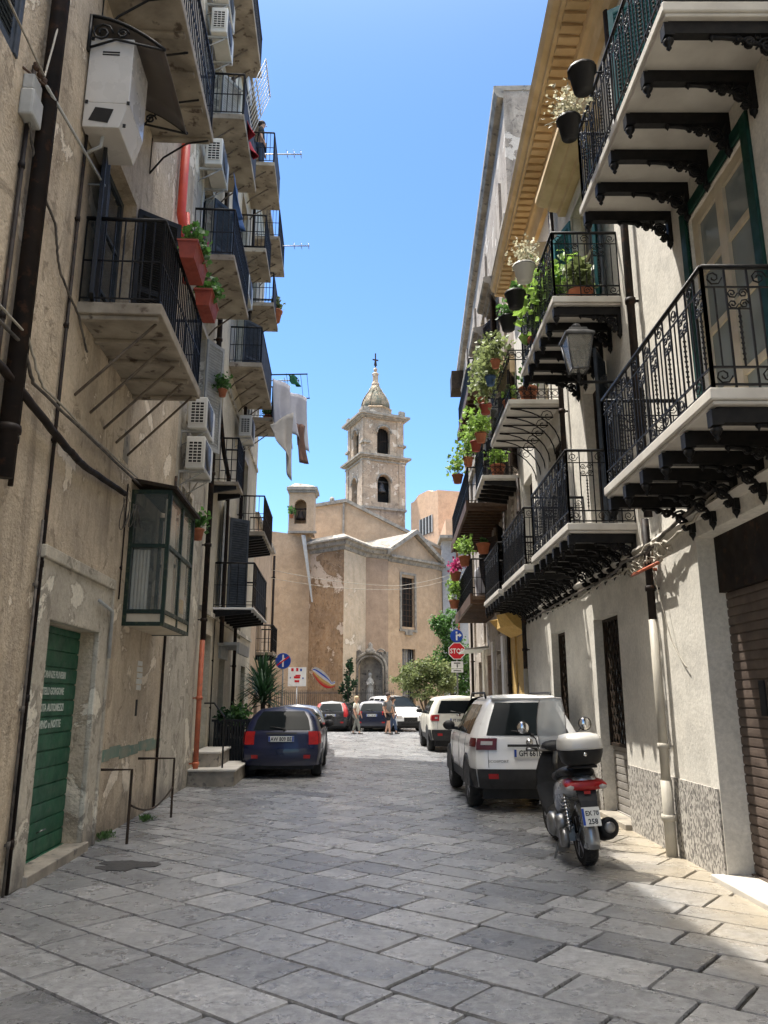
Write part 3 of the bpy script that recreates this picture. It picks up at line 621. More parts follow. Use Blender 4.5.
pipe(L3,'L',31.3,0,7.3,.05,'bronzep',.1,2)
mb=MB(); mb.box(-5.02,.12,24.6,31.55,7.4,7.55); mb.build('eave',M['stone'],L3)
# roof edge slabs
for r_,a,b,H in((L1,-6,12.4,16),(L1b,12.4,15.3,17),(L2,15.3,24.6,17.6)):
    mb=MB(); mb.box(-5,.28,a+.02,b-.02,H+.002,H+.14); mb.build('eave',M['stone'],r_)
# ------------------------------------------------------------------ RIGHT white building
def cw(a,z): return z
R1=building('R','apartment_building','pale rendered building on the right with ornate black iron balconies and an ochre cornice',-5,16.9,11.3,
  [(2.6,7.5,0,3.15),(10.25,11.45,.04,2.72),(13.3,14.4,.9,2.75),(5.7,6.95,3.72,6.35),(9.95,11.2,3.72,6.2),(12.8,13.9,3.72,6.2),(15.5,16.5,3.72,6.2),(5.5,6.9,6.85,9.3),(9.9,11.2,6.8,9.3),(13.4,14.5,6.8,9.2)],M['stR'],.26)
for (Y0,Y1) in((4.96,7.6),(9.2,11.6),(12.2,14.6),(15.1,17.3)): balcony(R1,'R',Y0,Y1,3.6,.85,'scroll',.165,.93,6,'cast')
BR.clear()
balcony(R1,'R',4.85,7.45,6.75,.95,'scroll',.15,.93,6,'cast'); balcony(R1,'R',9.1,11.5,6.62,.9,'scroll',.16,.93,6,'cast')
balcony(R1,'R',12.75,15.15,6.65,.9,'arch',.13,.95,6,'rods')
leafdoor(R1,'R',5.7,6.95,3.72,6.35,-.10,'creamp','paleglass',2,4,.12); surround(R1,'R',5.7,6.95,3.72,6.35,.13,.03,'dgreen2')
for q in((9.95,11.2,3.72,6.2),(12.8,13.9,3.72,6.2),(15.5,16.5,3.72,6.2)): leafdoor(R1,'R',*q,-.2,'bronzep','glass',2,2,.08)
for q in((5.5,6.9,6.85,9.3),(9.9,11.2,6.8,9.3),(13.4,14.5,6.8,9.2)): leafdoor(R1,'R',*q,-.2,'creamp','glass',2,3,.08); surround(R1,'R',*q,.12,.03,'marble')
louver(R1,'R',11.2,11.8,6.82,9.25,.03,'teal',.06,'shutter',.25,'hi'); louver(R1,'R',9.3,9.9,6.82,9.25,.03,'teal',.06,'shutter',-.35)
louver(R1,'R',6.9,7.5,6.87,9.25,.03,'teal',.06,'shutter',1.0,'hi'); louver(R1,'R',9.4,9.95,3.74,6.15,.03,'bluegrey',.05,'shutter',-.5)
def hood(r_,side,Y0,Y1,z,o,m,m2):
    a0,a1=op(side,Y0,Y1); mb=MB()
    mb.prism([(0,0),(.12,0),(.14,.07),(o*.55,.10),(o*.6,.16),(o*.9,.19),(o,.25),(o,.33),(o*.95,.36),(0,.42)],(0,a0,z),(1,0,0),(0,0,1),(0,a1-a0,0))
    h=mb.build('window_hood',M[m],r_); return h
hood(R1,'R',4.9,7.4,9.5,.45,'marble',0); hood(R1,'R',9.3,11.6,9.6,.5,'ochre',0); hood(R1,'R',12.8,15.0,9.5,.45,'ochre',0)
# cornice following the roof edge
mb=MB(); prof=[(0,-.75),(.10,-.75),(.13,-.55),(.10,-.5),(.16,-.42),(.22,-.40),(.24,-.25),(.62,-.22),(.62,-.14),(.72,-.10),(.78,0),(0,.02)]
rings=[]
for Y,k in((-5,1.25),(4,1.1),(9,.96),(16.95,.66)): rings.append([V((p[0]*k,-Y,11.32+p[1])) for p in prof])
mb.loft(rings,True,0,False); co=mb.build('cornice',M['ochre'],R1)
mb=MB(); Y=4.2
while Y<16.8:
    k=1.1-.44*(Y-4)/12.9; mb.box(.23*k,.58*k,-Y-.06,-Y+.06,11.03,11.1); Y+=.20
mb.build('dentil',M['ochre2'],co)
mb=MB(); mb.box(-5,.35,-16.9,5,11.345,11.45); mb.build('roof',M['stone'],R1)
mb=MB(); mb.prism([(0,0),(.04,0),(.075,.05),(.05,.09),(0,.1)],(0,-16.9,3.28),(1,0,0),(0,0,1),(0,9.4,0)); mb.build('string_course',M['marble'],R1)
mb=MB(); mb.prism([(0,0),(.05,0),(.09,.05),(.05,.09),(0,.1)],(0,-7.5,3.3),(1,0,0),(0,0,1),(0,9,0)); mb.build('string_course',M['marble'],R1)
mb=MB(); mb.box(-.25,.018,-10.22,-7.52,-.05,.78); mb.box(-.25,.018,-13.2,-11.47,-.05,.78); mb.build('granite_base',M['granite'],R1)
sh=roller(R1,'R',2.6,7.5,.06,2.6,-.25,'brownsh',.085,.009)
mb=MB(); mb.box(-.24,-.18,-7.5,-2.6,2.6,3.15); mb.build('shutter_box',M['bronzep'],R1)
mb=MB(); mb.box(-.19,-.175,-6.9,-6.8,1.45,1.75); mb.build('lock_plate',M['black'],R1)
mb=MB(); mb.box(-.26,.14,-7.55,-2.5,-.04,.05); mb.build('threshold',M['marble'],R1,bev=.01)
mb=MB(); mb.box(-.26,.10,-11.5,-10.2,-.04,.07); mb.build('threshold',M['stone'],R1,bev=.01)
def lattice(root,side,Y0,Y1,z0,z1,x=-.16):
    a0,a1=op(side,Y0,Y1); mb=MB(); w=a1-a0; h=z1-z0; st=.14
    for sg in(1,-1):
        k=-h
        while k<w+h:
            pts=[]
            for i in range(2):
                pass
            # diagonal line clipped
            if sg>0: p=(k,0);q=(k+h*.6,h)
            else: p=(k+h*.6,0);q=(k,h)
            def clip(p,q):
                (x0,y0),(x1,y1)=p,q; t0,t1=0,1; dx=x1-x0
                for (e,f_) in((dx,w-x0),(-dx,x0)):
                    if abs(e)<1e-9: continue
                    t=f_/e
                    if e>0: t1=min(t1,t)
                    else: t0=max(t0,t)
                return (t0,t1)
            t0,t1=clip(p,q)
            if t1>t0:
                P=lambda t:(x,a0+p[0]+(q[0]-p[0])*t,z0+(q[1]-p[1])*t+p[1]); mb.tube([P(t0),P(t1)],.011,4,sm=False)
            k+=st
    mb.box(x-.03,x+.03,a0,a0+.04,z0,z1);mb.box(x-.03,x+.03,a1-.04,a1,z0,z1);mb.box(x-.03,x+.03,a0,a1,z1-.04,z1);mb.box(x-.03,x+.03,a0,a1,z0,z0+.04)
    return mb.build('lattice_grille',M['ironr'],root)
lattice(R1,'R',10.25,11.45,.95,2.72); roller(R1,'R',10.25,11.45,.08,.95,-.18,'greysh',.10); lattice(R1,'R',13.3,14.4,.9,2.75)
for q_ in((-11.45,-10.25,.95,2.72),(-14.4,-13.3,.9,2.75)): mb=MB(); mb.box(-.24,-.235,*q_); mb.build('pane',M['glass'],R1)
pipe(R1,'R',8.62,-.02,.75,.062,'white_pipe',.10,.6); pipe(R1,'R',8.62,.7,2.45,.05,'white_pipe',.10,1.3); pipe(R1,'R',8.62,2.4,3.6,.045,'bronzep',.10,1.6); pipe(R1,'R',8.5,3.6,10.6,.05,'bronzep',.10,2.3)
pipe(R1,'R',12.2,3.6,10.6,.045,'bronzep',.1,2.3); pipe(R1,'R',16.6,0,2.2,.05,'white_pipe',.1,1.2); pipe(R1,'R',16.6,2.2,6.4,.045,'bronzep',.1,1.5)
mb=MB()
for Y in (10.2,10.6): pass
# ------------------------------------------------------------------ RIGHT weathered building
wp=lambda a,z: z if z<13 else z-(abs(a)-16.9)*.12
B1=building('B','apartment_building','tall weathered grey building on the right beyond the white one with a dark roof gutter',16.9,31,17.0,
  [(17.1,18.25,0,3.0),(19.2,20.1,0,3.0),(21.2,22.2,0,2.9),(23.6,24.6,0,2.9),(26.4,27.4,0,2.8),(17.0,17.9,6.7,9),(19.6,20.7,6.7,8.8),(22.3,23.4,6.7,8.8),(20.0,20.9,3.9,6.0),(22.6,23.5,3.9,6.0),(19.6,20.6,10.2,12.4),(22.6,23.6,10.2,12.4),(25.8,26.8,10.2,12.4),(28.6,29.4,10.2,12.4),(26.5,27.4,6.6,8.6)],M['stB'],.25,5,wp)
mb=MB(); rings=[]
for Y in(16.88,31.1):
    z=17.0-(Y-16.9)*.12; rings.append([V((x,-Y,z+q)) for x,q in((-5,-.02),(-.02,-.02),(.0,-.25),(.16,-.22),(.24,-.05),(.24,.12),(-5,.12))])
mb.loft(rings,True,0,False); mb.build('eave',M['stone'],B1)
for Y_ in(18.2,21.6,25.0,28.2):
    mb=MB(); mb.box(-.01,.07,-Y_-.25,-Y_+.25,3.3,15); mb.build('pilaster',M['stB'],B1)
for z_ in(9.55,13.2): mb=MB(); mb.box(-.01,.12,-31,-16.9,z_,z_+.16); mb.build('string_course',M['stone'],B1)
mb=MB(); mb.box(-.3,.5,-31.3,-30.3,14.3,15.1); mb.build('eave_end',M['ironr'],B1)
for q in((17.0,17.9,6.7,9),(19.6,20.7,6.7,8.8),(22.3,23.4,6.7,8.8),(20.0,20.9,3.9,6.0),(22.6,23.5,3.9,6.0),(19.6,20.6,10.2,12.4),(22.6,23.6,10.2,12.4),(25.8,26.8,10.2,12.4)):
    leafdoor(B1,'B',*q,-.2,'bronzep','glass',2,3,.07); louver(B1,'B',q[1],q[1]+.5,q[2]+.02,q[3],.03,'ironr',.07,'shutter',.4,'hi'); louver(B1,'B',q[0]-.5,q[0],q[2]+.02,q[3],.03,'ironr',.07,'shutter',-.4)
BR.clear()
balcony(B1,'B',16.98,18.75,6.5,.85,'arch',.13,.95,5,'simple')
def woodbalc(Y0,Y1,z,d,h):
    o=balcony(B1,'B',Y0,Y1,z,d,'plain',.11,h,0,None,'woodslat',.10)
    mb=MB(); w=Y1-Y0; n=int(w/.33)
    for k in range(n+1): a=-w/2+.06+(w-.12)*k/n; mb.box(0,d-.03,a-.035,a+.035,-.09,.0)
    mb.box(d-.03,d+.03,-w/2-.02,w/2+.02,-.10,.16); mb.build('joist',M['brown'],o); return o
woodbalc(19.0,24.9,6.35,1.02,.95); woodbalc(19.3,24.6,4.0,.95,.95)
woodbalc(20,24,9.9,.8,.9)
hood(B1,'B',16.9,18.3,9.1,.5,'ochre',0); hood(B1,'B',19.2,21.0,12.6,.4,'stone',0); hood(B1,'B',22.2,24.0,12.6,.4,'stone',0); hood(B1,'B',25.4,27.2,12.6,.4,'stone',0); hood(B1,'B',19.3,21,9.0,.5,'marble',0)
mb=MB(); mb.box(-.18,.012,-18.28,-17.08,0,2.98); mb.box(0,.05,-19.1,-18.3,0,3.4); mb.build('yellow_door_bay',M['yellow'],B1)
mb=MB(); rings=[]
for i in range(7):
    a=i/6*PI; rings.append([V((.02,-18.9+2*i/6,3.0)),V((.25+.25*math.sin(a),-18.9+2*i/6,3.15)),V((.45+.15*math.sin(a*3),-18.9+2*i/6,3.4)),V((.02,-18.9+2*i/6,3.5))])
mb.loft(rings,True,0,False); mb.build('yellow_corbel',M['yellow'],B1)
for Y in(20.6,22.8,25.4): 
    mb=MB(); mb.box(-.01,.06,-Y-.22,-Y+.22,0,3.2); mb.build('pilaster',M['whitep'] if Y<22 else M['stR'],B1)
mb=MB(); mb.prism([(0,.05),(.75,0),(.75,.03),(0,.12)],(0,-26.6,3.05),(1,0,0),(0,0,1),(0,2.6,0)); mb.build('shop_canopy',M['greyw'],B1)
for q,m_ in(((19.2,20.1,.05,3.0),'brown'),((21.2,22.2,.05,2.9),'greysh'),((23.6,24.6,.05,2.9),'orangep'),((26.4,27.4,.05,2.8),'brown')): roller(B1,'B',*q,-.2,m_,.12)
pipe(B1,'B',19.0,0,6.2,.045,'bronzep',.1,1.5); pipe(B1,'B',28.6,0,14,.05,'bronzep',.1,2.5)
# ------------------------------------------------------------------ church and far buildings
def prismz(mb,pts,z0,z1,m=0):
    mb.prism(pts,(0,0,z0),(1,0,0),(0,1,0),(0,0,z1-z0),m)
CH=thing('church','peach plastered church with pedimented chapel front and grey shrine niche','church',(0,45.6,0))
def chp(name,mb,m,bev=0,parent=None):
    mb.v=[v-V((0,44,0)) for v in mb.v]; return mb.build(name,M[m],parent or CH,bev=bev)
A_,B_,C_,D_,E_=(-4.4,43.7),(-2.29,42),(-1.1,44.6),(.26,45.4),(3.45,48.6)
mb=MB()
def wallq(p,q,z0,z1): mb.add([(p[0],p[1],z0),(q[0],q[1],z0),(q[0],q[1],z1),(p[0],p[1],z1)],[(0,1,2,3)])
wallq(A_,B_,-.1,10.2); chp('stained_wall',mb,'churchS')
def holed(p,q,z0,z1,ops,dep,name,m):
    ax=(V((*q,0))-V((*p,0))); L=ax.length; mb=MB(); facade(mb,0,L,z0,z1,ops,dep)
    F=frame((*p,0),(0,0,1),(0,0,1)) if 0 else None
    ax.normalize(); nx=ax.cross(V((0,0,1)))
    mb.v=[V((*p,0))+nx*v.x+ax*v.y+V((0,0,v.z)) for v in mb.v]; chp(name,mb,m); return V((*p,0)),ax,nx
mb=MB(); wallq(B_,C_,-.1,10.2); chp('wall',mb,'churchL'); mb=MB(); wallq(C_,D_,-.1,10.2); chp('wall',mb,'churchD')
po,ax,nx=holed(D_,E_,-.1,10.0,[(1.15,2.35,5.9,9.0),(1.2,2.4,1.2,4.55)],.3,'front_wall','church')
mb=MB(); wallq(E_,(7,56),-.1,10.0); chp('wall',mb,'church')
Fm=Matrix(((nx.x,ax.x,0,po.x),(nx.y,ax.y,0,po.y),(0,0,1,0),(0,0,0,1)))
mb=MB(); mb.M=Fm
for a,b,c,d in((1.0,1.15,5.75,9.15),(2.35,2.5,5.75,9.15),(1.0,2.5,9.15,9.3),(.95,2.55,5.6,5.75)): mb.box(-.05,.07,a,b,c,d)
mb.box(0,.12,1.45,2.05,5.4,5.6); w1=chp('window_frame',mb,'stone')
for q_ in((1.15,2.35,5.9,9.0),(1.2,2.4,1.2,4.55)): mb=MB(); mb.M=Fm; mb.box(-.22,-.2,*q_); chp('pane',mb,'dark')
mb=MB(); mb.M=Fm
for k in range(1,4):
    mb.tube([(-.15,1.15+.3*k,5.9),(-.15,1.15+.3*k,9.0)],.02,4)
for k in range(1,9): mb.tube([(-.15,1.15,5.9+.35*k),(-.15,2.35,5.9+.35*k)],.02,4)
chp('window_grille',mb,'terrad' if 0 else 'brown')
mb=MB(); mb.M=Fm
for k in range(1,5): mb.tube([(-.1,1.2+.24*k,1.2),(-.1,1.2+.24*k,4.55)],.02,4)
for k in range(1,6): mb.tube([(-.1,1.2,1.2+.55*k),(-.1,2.4,1.2+.55*k)],.02,4)
chp('window_grille',mb,'steel')
mb=MB(); mb.M=Fm; mb.box(-.19,-.15,1.2,1.85,1.2,4.55); chp('inner_shutter',mb,'stone')
# cornices following the plan
def cornice_path(pts,z,prof,name,m):
    mb=MB(); rings=[]
    n=len(pts)
    for i,p in enumerate(pts):
        d1=(V(pts[i])-V(pts[i-1])).normalized() if i>0 else (V(pts[1])-V(pts[0])).normalized()
        d2=(V(pts[i+1])-V(pts[i])).normalized() if i<n-1 else d1
        n1=V((d1.y,-d1.x));n2=V((d2.y,-d2.x)); b=(n1+n2).normalized(); k=1/max(.45,b.dot(n1))
        rings.append([V((p[0]+b.x*q*k,p[1]+b.y*q*k,z+h)) for q,h in prof])
    mb.loft(rings,True,0,False); return chp(name,mb,m)
PR=[(-.1,-.55),(.08,-.5),(.1,-.3),(.28,-.25),(.32,-.05),(.5,0),(.5,.1),(-.1,.45)]
cornice_path([A_,B_,C_,D_],10.45,PR,'cornice','stone')
cornice_path([D_,E_,(7,56)],10.2,[(-.1,-.4),(.06,-.36),(.1,-.15),(.3,-.1),(.3,.05),(-.1,.1)],'cornice','stone')
mb=MB(); mb.M=Fm; L=(V(E_)-V(D_)).length
mb.prism([(-.3,10.25),(L+.3,10.25),(L/2,11.75)],(-.05,0,0),(0,1,0),(0,0,1),(.12,0,0)); chp('pediment',mb,'church')
mb=MB(); mb.M=Fm
for s_ in(0,1):
    p0=(-.4,10.2) if s_==0 else (L+.4,10.2); p1=(L/2,11.85)
    mb.prism([p0,(p1[0],p1[1]),(p1[0],p1[1]+.3),(p0[0],p0[1]+.28)],(-.1 if s_ else -.102,0,0),(0,1,0),(0,0,1),(.5,0,0))
chp('pediment_moulding',mb,'stone')
mb=MB(); mb.M=Fm; mb.prism([(-.3,10.3),(L+.3,10.3),(L/2,12.0)],(-.1,0,0),(0,1,0),(0,0,1),(-5,0,0)); chp('chapel_roof',mb,'soot')
# apse roof behind, nave wall with sloping top
mb=MB(); prismz(mb,[A_,B_,C_,D_,(3.2,50),(-4.4,50)],10.4,10.85); chp('apse_roof',mb,'soot')
mb=MB(); mb.prism([(-5.3,0),(4.3,0),(4.3,11.2),(-2.62,14.75),(-5.3,14.3)],(0,50,0),(1,0,0),(0,0,1),(0,7,0)); chp('nave_wall',mb,'church')
mb=MB(); mb.prism([(-5.5,14.28),(-2.62,14.76),(4.5,11.1),(4.5,11.3),(-2.62,15.0),(-5.5,14.5)],(0,49.8,0),(1,0,0),(0,0,1),(0,7.3,0)); mb.box(-2.85,-2.72,49.85,49.98,12.5,14.7); mb.ell((-3.6,50,14.95),(.18,.18,.22)); chp('nave_roof',mb,'stone')
# left wall with bell turret
mb=MB(); mb.add([(-7.6,41.8,-.1),(-5.75,43,-.1),(-5.75,43,11.1),(-7.6,41.8,11.1)],[(0,1,2,3)]); mb.add([(-5.75,43,-.1),(-4.4,43.72,-.1),(-4.4,43.72,11.1),(-5.75,43,11.1)],[(0,1,2,3)]); mb.box(-7.6,-4.41,43.8,50,-.1,11.1)
chp('wall',mb,'church')
mb=MB(); Y=43.1; x0,x1=-5.7,-4.2; z0,z1=11.1,13.6; cx=(x0+x1)/2-.05; hw=.36
def archwall(mb,x0,x1,z0,z1,cx,hw,oz0,oz1,y0,y1,n=8):
    """wall in the xz plane, thickness y0..y1, with a round headed opening"""
    mb.box(x0,cx-hw,y0,y1,z0,z1); mb.box(cx+hw,x1,y0,y1,z0,z1); mb.box(cx-hw,cx+hw,y0,y1,z0,oz0)
    sp=oz1-hw
    for k in range(n):
        a0=PI-PI*k/n;a1=PI-PI*(k+1)/n
        p=[(cx+hw*math.cos(a0),sp+hw*math.sin(a0)),(cx+hw*math.cos(a1),sp+hw*math.sin(a1))]
        mb.prism([(p[0][0],p[0][1]),(p[1][0],p[1][1]),(p[1][0],z1),(p[0][0],z1)],(0,y0,0),(1,0,0),(0,0,1),(0,y1-y0,0))
archwall(mb,x0,x1,z0,z1,cx,hw,11.7,13.2,Y,Y+.35); mb.box(x0+.3,x1-.3,Y+.9,Y+1.2,z0,z1); mb.box(x0,x0+.3,Y+.35,Y+1.3,z0,z1); mb.box(x1-.3,x1,Y+.35,Y+1.3,z0,z1)
chp('bell_turret',mb,'church')
mb=MB(); mb.box(x0-.08,x1+.10,Y-.1,Y+1.4,13.6,13.75); mb.box(x0-.14,x1+.2,Y-.2,Y+1.5,13.75,13.95); mb.loft([[V((x0-.1,Y-.1,13.95)),V((x1+.2,Y-.1,13.95)),V((x1+.2,Y+1.4,13.95)),V((x0-.1,Y+1.4,13.95))],[V((x0+.3,Y+.3,14.3)),V((x1-.4,Y+.3,14.2)),V((x1-.4,Y+1,14.2)),V((x0+.3,Y+1,14.3))]],True,0,False)
chp('turret_cornice',mb,'stone',.02); mb=MB(); mb.box(x0-.02,x1+.2,Y-.1,Y,11.1,11.25); chp('turret_sill',mb,'stone',.02)
mb=MB(); mb.lathe((cx,Y+.2,12.0),[(.28,0),(.24,.12),(.17,.3),(.14,.5),(.04,.58)],10); mb.tube([(cx-.35,Y+.2,12.65),(cx+.35,Y+.2,12.65)],.04,5); chp('bell',mb,'bronzep')
mb=MB(); mb.add([(-4.90,43.0,11.0),(-4.66,43.1,11.0),(-4.12,42.9,7.0),(-4.2,42.85,7.0),(-4.90,43.03,11.0),(-4.66,43.13,11.0),(-4.12,42.93,7.0),(-4.2,42.88,7.0)],[(0,1,2,3),(7,6,5,4),(0,4,5,1),(1,5,6,2),(2,6,7,3),(3,7,4,0)]); chp('sheet_metal_chute',mb,'greyw')
# shrine niche
NX,NY=-.80,43.55
mb=MB(); archwall(mb,NX-1.05,NX+1.05,0,4.2,NX,.68,1.0,3.9,NY,NY+.5,10); mb.box(NX-.7,NX+.7,NY+.42,NY+.5,.9,4.1)
chp('shrine_niche',mb,'soot')
mb=MB()
for r,t_ in((.76,.07),(.93,.09)):
    pts=[(NX-r,NY-.03,.9),(NX-r,NY-.03,3.2)]+[(NX+r*math.cos(PI-PI*k/10),NY-.03,3.22+r*math.sin(PI-PI*k/10)) for k in range(11)]+[(NX+r,NY-.03,3.2),(NX+r,NY-.03,.9)]; mb.tube(pts,t_,6)
mb.lathe((NX,NY+.1,4.2),[(.35,-.1),(.3,.1),(.12,.25),(.16,.4),(.03,.55)],8); mb.box(NX-1.15,NX+1.15,NY-.15,NY+.5,.75,.95)
for s_ in(-1,1): spiral(mb,(NX+s_*.6,NY,4.1),.3,(1,0,0),.06,12,1.3,s_)
chp('shrine_moulding',mb,'soot')
mb=MB(); mb.lathe((NX,NY+.2,1.3),[(.22,0),(.2,.1),(.25,.3),(.21,.8),(.17,1.15),(.19,1.3),(.1,1.42),(.06,1.46),(.10,1.55),(.11,1.63),(.06,1.72)],10); mb.tube([(NX-.18,NY+.15,2.5),(NX-.14,NY-.05,2.3),(NX-.02,NY-.08,2.45)],.05,5); mb.tube([(NX+.18,NY+.15,2.5),(NX+.14,NY-.05,2.3),(NX+.02,NY-.08,2.45)],.05,5); mb.box(NX-.3,NX+.3,NY+.0,NY+.4,1.0,1.3)
chp('statue',mb,'greyw')
# painted mural: boat shaped bands of colour on the stained wall
mp=V((*A_,0)); max_=(V((*B_,0))-mp).normalized(); mnx=max_.cross(V((0,0,1))); L=(V(B_)-V(A_)).length
mur=None
for k,(m_,of,wd) in enumerate((('signred',0,.16),('orangep',.15,.18),('yellow',.32,.26),('cloth1',.57,.24),('signblue',.80,.16),('greyw',.95,.22))):
    mb=MB(); n=12; up=[];lo=[]
    for i in range(n+1):
        u=i/n; base=2.45+1.1*(1-u)**2.2-.35*u*(1-u)*2+.16*u; env=math.sin(min(1,max(.02,u*1.1+.03))*PI)**.5 if u<.9 else .35
        lo.append((.4+1.75*u,base*.8+of*env*.72+.15)); up.append((.4+1.75*u,base*.8+(of+wd)*env*.72+.15))
    pts=lo+up[::-1]; mb.prism(pts,mp+mnx*(.004+.001*k),max_,(0,0,1),mnx*.003); chp('mural',mb,m_)
# bell tower
TW=thing('bell_tower','sand coloured stone bell tower with two arched storeys, dome and cross','tower',(-1.9,67,0),math.radians(24))
S=4.2
mb=MB(); mb.box(0,S,0,S,0,18.4)
for z0,z1,o0,o1,i in((18.4,23.0,18.9,21.5,0),(23.4,27.0,23.6,26.2,.12)):
    for rot in range(4):
        mb.M=Matrix.Translation((S/2,S/2,0))@Matrix.Rotation(rot*PI/2,4,'Z')@Matrix.Translation((-S/2,-S/2,0))
        archwall(mb,i,S-i-.5,z0,z1,S/2,.66,o0,o1,i,i+.5)
        mb.box(i+.02,i+.62,i-.08,i,z0,z1); mb.box(S-i-.62,S-i-.02,i-.08,i,z0,z1)
    mb.M=None
mb.build('tower_wall',M['tower'],TW)
mb=MB()
def slab4(i,z0,z1): mb.box(-i,S+i,-i,S+i,z0,z1)
slab4(.12,18.2,18.42); slab4(.12,22.7,22.85); slab4(.3,23.0,23.12); slab4(.48,23.12,23.3); slab4(.15,23.3,23.42)
slab4(.1,26.9,27.0); slab4(.25,27.0,27.15); slab4(.42,27.15,27.35)
for rot in range(4):
    mb.M=Matrix.Translation((S/2,S/2,0))@Matrix.Rotation(rot*PI/2,4,'Z')@Matrix.Translation((-S/2,-S/2,0))
    for z in(21.5,26.2):
        pts=[(S/2+.74*math.cos(PI-PI*k/10),-.03,z-.66+.74*math.sin(PI*k/10)) for k in range(11)]; mb.tube(pts,.09,5)
    for xx in(.3,S-.3): mb.box(xx-.38,xx+.38,-.14,.1,24.4,24.6); mb.box(xx-.25,xx+.25,-.1,.2,27.35,27.95)
    mb.box(.5,S-.5,.06,.2,27.35,27.6)
mb.M=None; mb.build('tower_cornice',M['stone'],TW)
c=(S/2,S/2,0)
mb=MB(); mb.lathe(c,[(1.6,27.35),(1.55,28.3),(1.7,28.4),(1.45,28.55)],8,sm=False); mb.build('drum',M['tower'],TW)
mb=MB(); mb.lathe(c,[(1.42,28.5),(1.40,28.9),(1.25,29.4),(.98,29.9),(.70,30.3),(.52,30.7),(.44,31.0)],16)
for k in range(8):
    a=k*PI/4; mb.tube([(S/2+r_*math.cos(a),S/2+r_*math.sin(a),z_) for r_,z_ in((1.43,28.6),(1.42,28.95),(1.27,29.42),(1.0,29.92),(.72,30.33),(.54,30.72))],.06,5); mb.build('dome',mat('majolica_dome',(.48,.38,.26),(.20,.21,.16),1.8,.7,bump=.3,rust=(.55,.45,.34)),TW)
mb=MB(); mb.lathe(c,[(.5,30.75),(.38,31.0),(.42,31.2),(.28,31.5),(.3,32.2),(.36,32.3),(.1,32.55)],8,sm=False); mb.lathe(c,[(.04,32.5),(.2,32.7),(.2,32.85),(.04,33.0)],8); mb.build('lantern',M['tower'],TW)
mb=MB(); mb.box(S/2-.05,S/2+.05,S/2-.05,S/2+.05,33,34.5); mb.box(S/2-.3,S/2+.3,S/2-.04,S/2+.04,33.75,33.87); mb.tube([(S/2-.12,S/2,33.2),(S/2,S/2,34.2),(S/2+.12,S/2,33.2)],.05,4); mb.build('cross',M['ironr'],TW)
for rot in range(4):
    for z in(20.4,24.9):
        mb=MB(); M4=Matrix.Translation((S/2,S/2,0))@Matrix.Rotation(rot*PI/2,4,'Z'); mb.M=M4
        if z<22: mb.lathe((0,-S/2+.7,z-.4),[(.5,0),(.42,.15),(.3,.5),(.26,.8),(.05,.95)],10); mb.tube([(-.7,-S/2+.7,z+.62),(.7,-S/2+.7,z+.62)],.1,5); mb.build('bell',M['greyiron'],TW)
        else:
            for k in range(7): mb.tube([(-.55+.18*k,-S/2+.45,23.5),(-.55+.18*k,-S/2+.45,26.1)],.02,4)
            mb.tube([(-.66,-S/2+.45,24.9),(.66,-S/2+.45,24.9)],.03,4); mb.build('belfry_grille',M['ironr'],TW)
mb=MB(); mb.box(.9,S-.9,.9,S-.9,18.4,26.9); mb.build('tower_core',M['dark'],TW)
# far buildings
o=thing('apartment_building','plain orange building with a small barred window behind the church on the right','building',(0,62,0))
mb=MB(); prismz(mb,[(4.5,0),(10,1.5),(10,13),(2.7,13),(2.4,4.5)],0,18.5); mb.prism([(0,18.5),(4.4,18.5),(3.5,18.9),(1.8,18.9),(1.0,18.6)],(4.5,0,0),(-.42,.9,0),(0,0,1),(.5,.2,0)); mb.build('wall',M['orangeb'],o)
mb=MB(); ax2=V((-2.1,4.5,0)).normalized(); nn=V((-ax2.y,ax2.x,0))
mb.prism([(1.0,15.1),(3.2,15.1),(3.2,16.6),(1.0,16.6)],(4.5,0,0),ax2,(0,0,1),nn*.04); w_=mb.build('window',M['glass'],o)
mb=MB()
for k in range(5): mb.prism([(1.0+.55*k-.08,15.1),(1.0+.55*k+.08,15.1),(1.0+.55*k+.08,16.6),(1.0+.55*k-.08,16.6)],V((4.5,0,0))+nn*.041,ax2,(0,0,1),nn*.04)
mb.build('frame',M['greyw'],w_)
mb=MB(); prismz(mb,[(4.6,-6),(12,-5),(12,-.5),(4.6,-.5)],0,14.6); mb.build('wall',M['orangeb'],o)
o=thing('apartment_building','blue grey rendered building with a vertical drainpipe between the church and the weathered block','building',(0,55,0))
mb=MB(); prismz(mb,[(3.9,-4),(12,-5),(12,.8),(3.9,.8)],0,11.9); mb.build('wall',M['blueb'],o)
mb=MB(); mb.box(3.7,12,-5.2,.9,11.9,12.1); mb.build('eave',M['stone'],o)
mb=MB(); mb.tube([(4.9,-4.25,0),(4.9,-4.25,11.9)],.07,6); mb.build('downpipe',M['orangep'],o)
mb=MB(); mb.tube([(5.6,-4.3,10.2),(5.6,-4.8,10.6),(5.6,-5.1,10.3)],.05,5); mb.lathe((5.6,-5.1,9.9),[(.05,0),(.16,.1),(.2,.35),(.06,.5)],8); mb.build('wall_lamp',M['black'],o)
for z in(3.5,7.5):
    mb=MB(); mb.box(6.6,7.6,-4.6,-4.45,z,z+1.8); mb.build('window',M['bluegrey'],o)
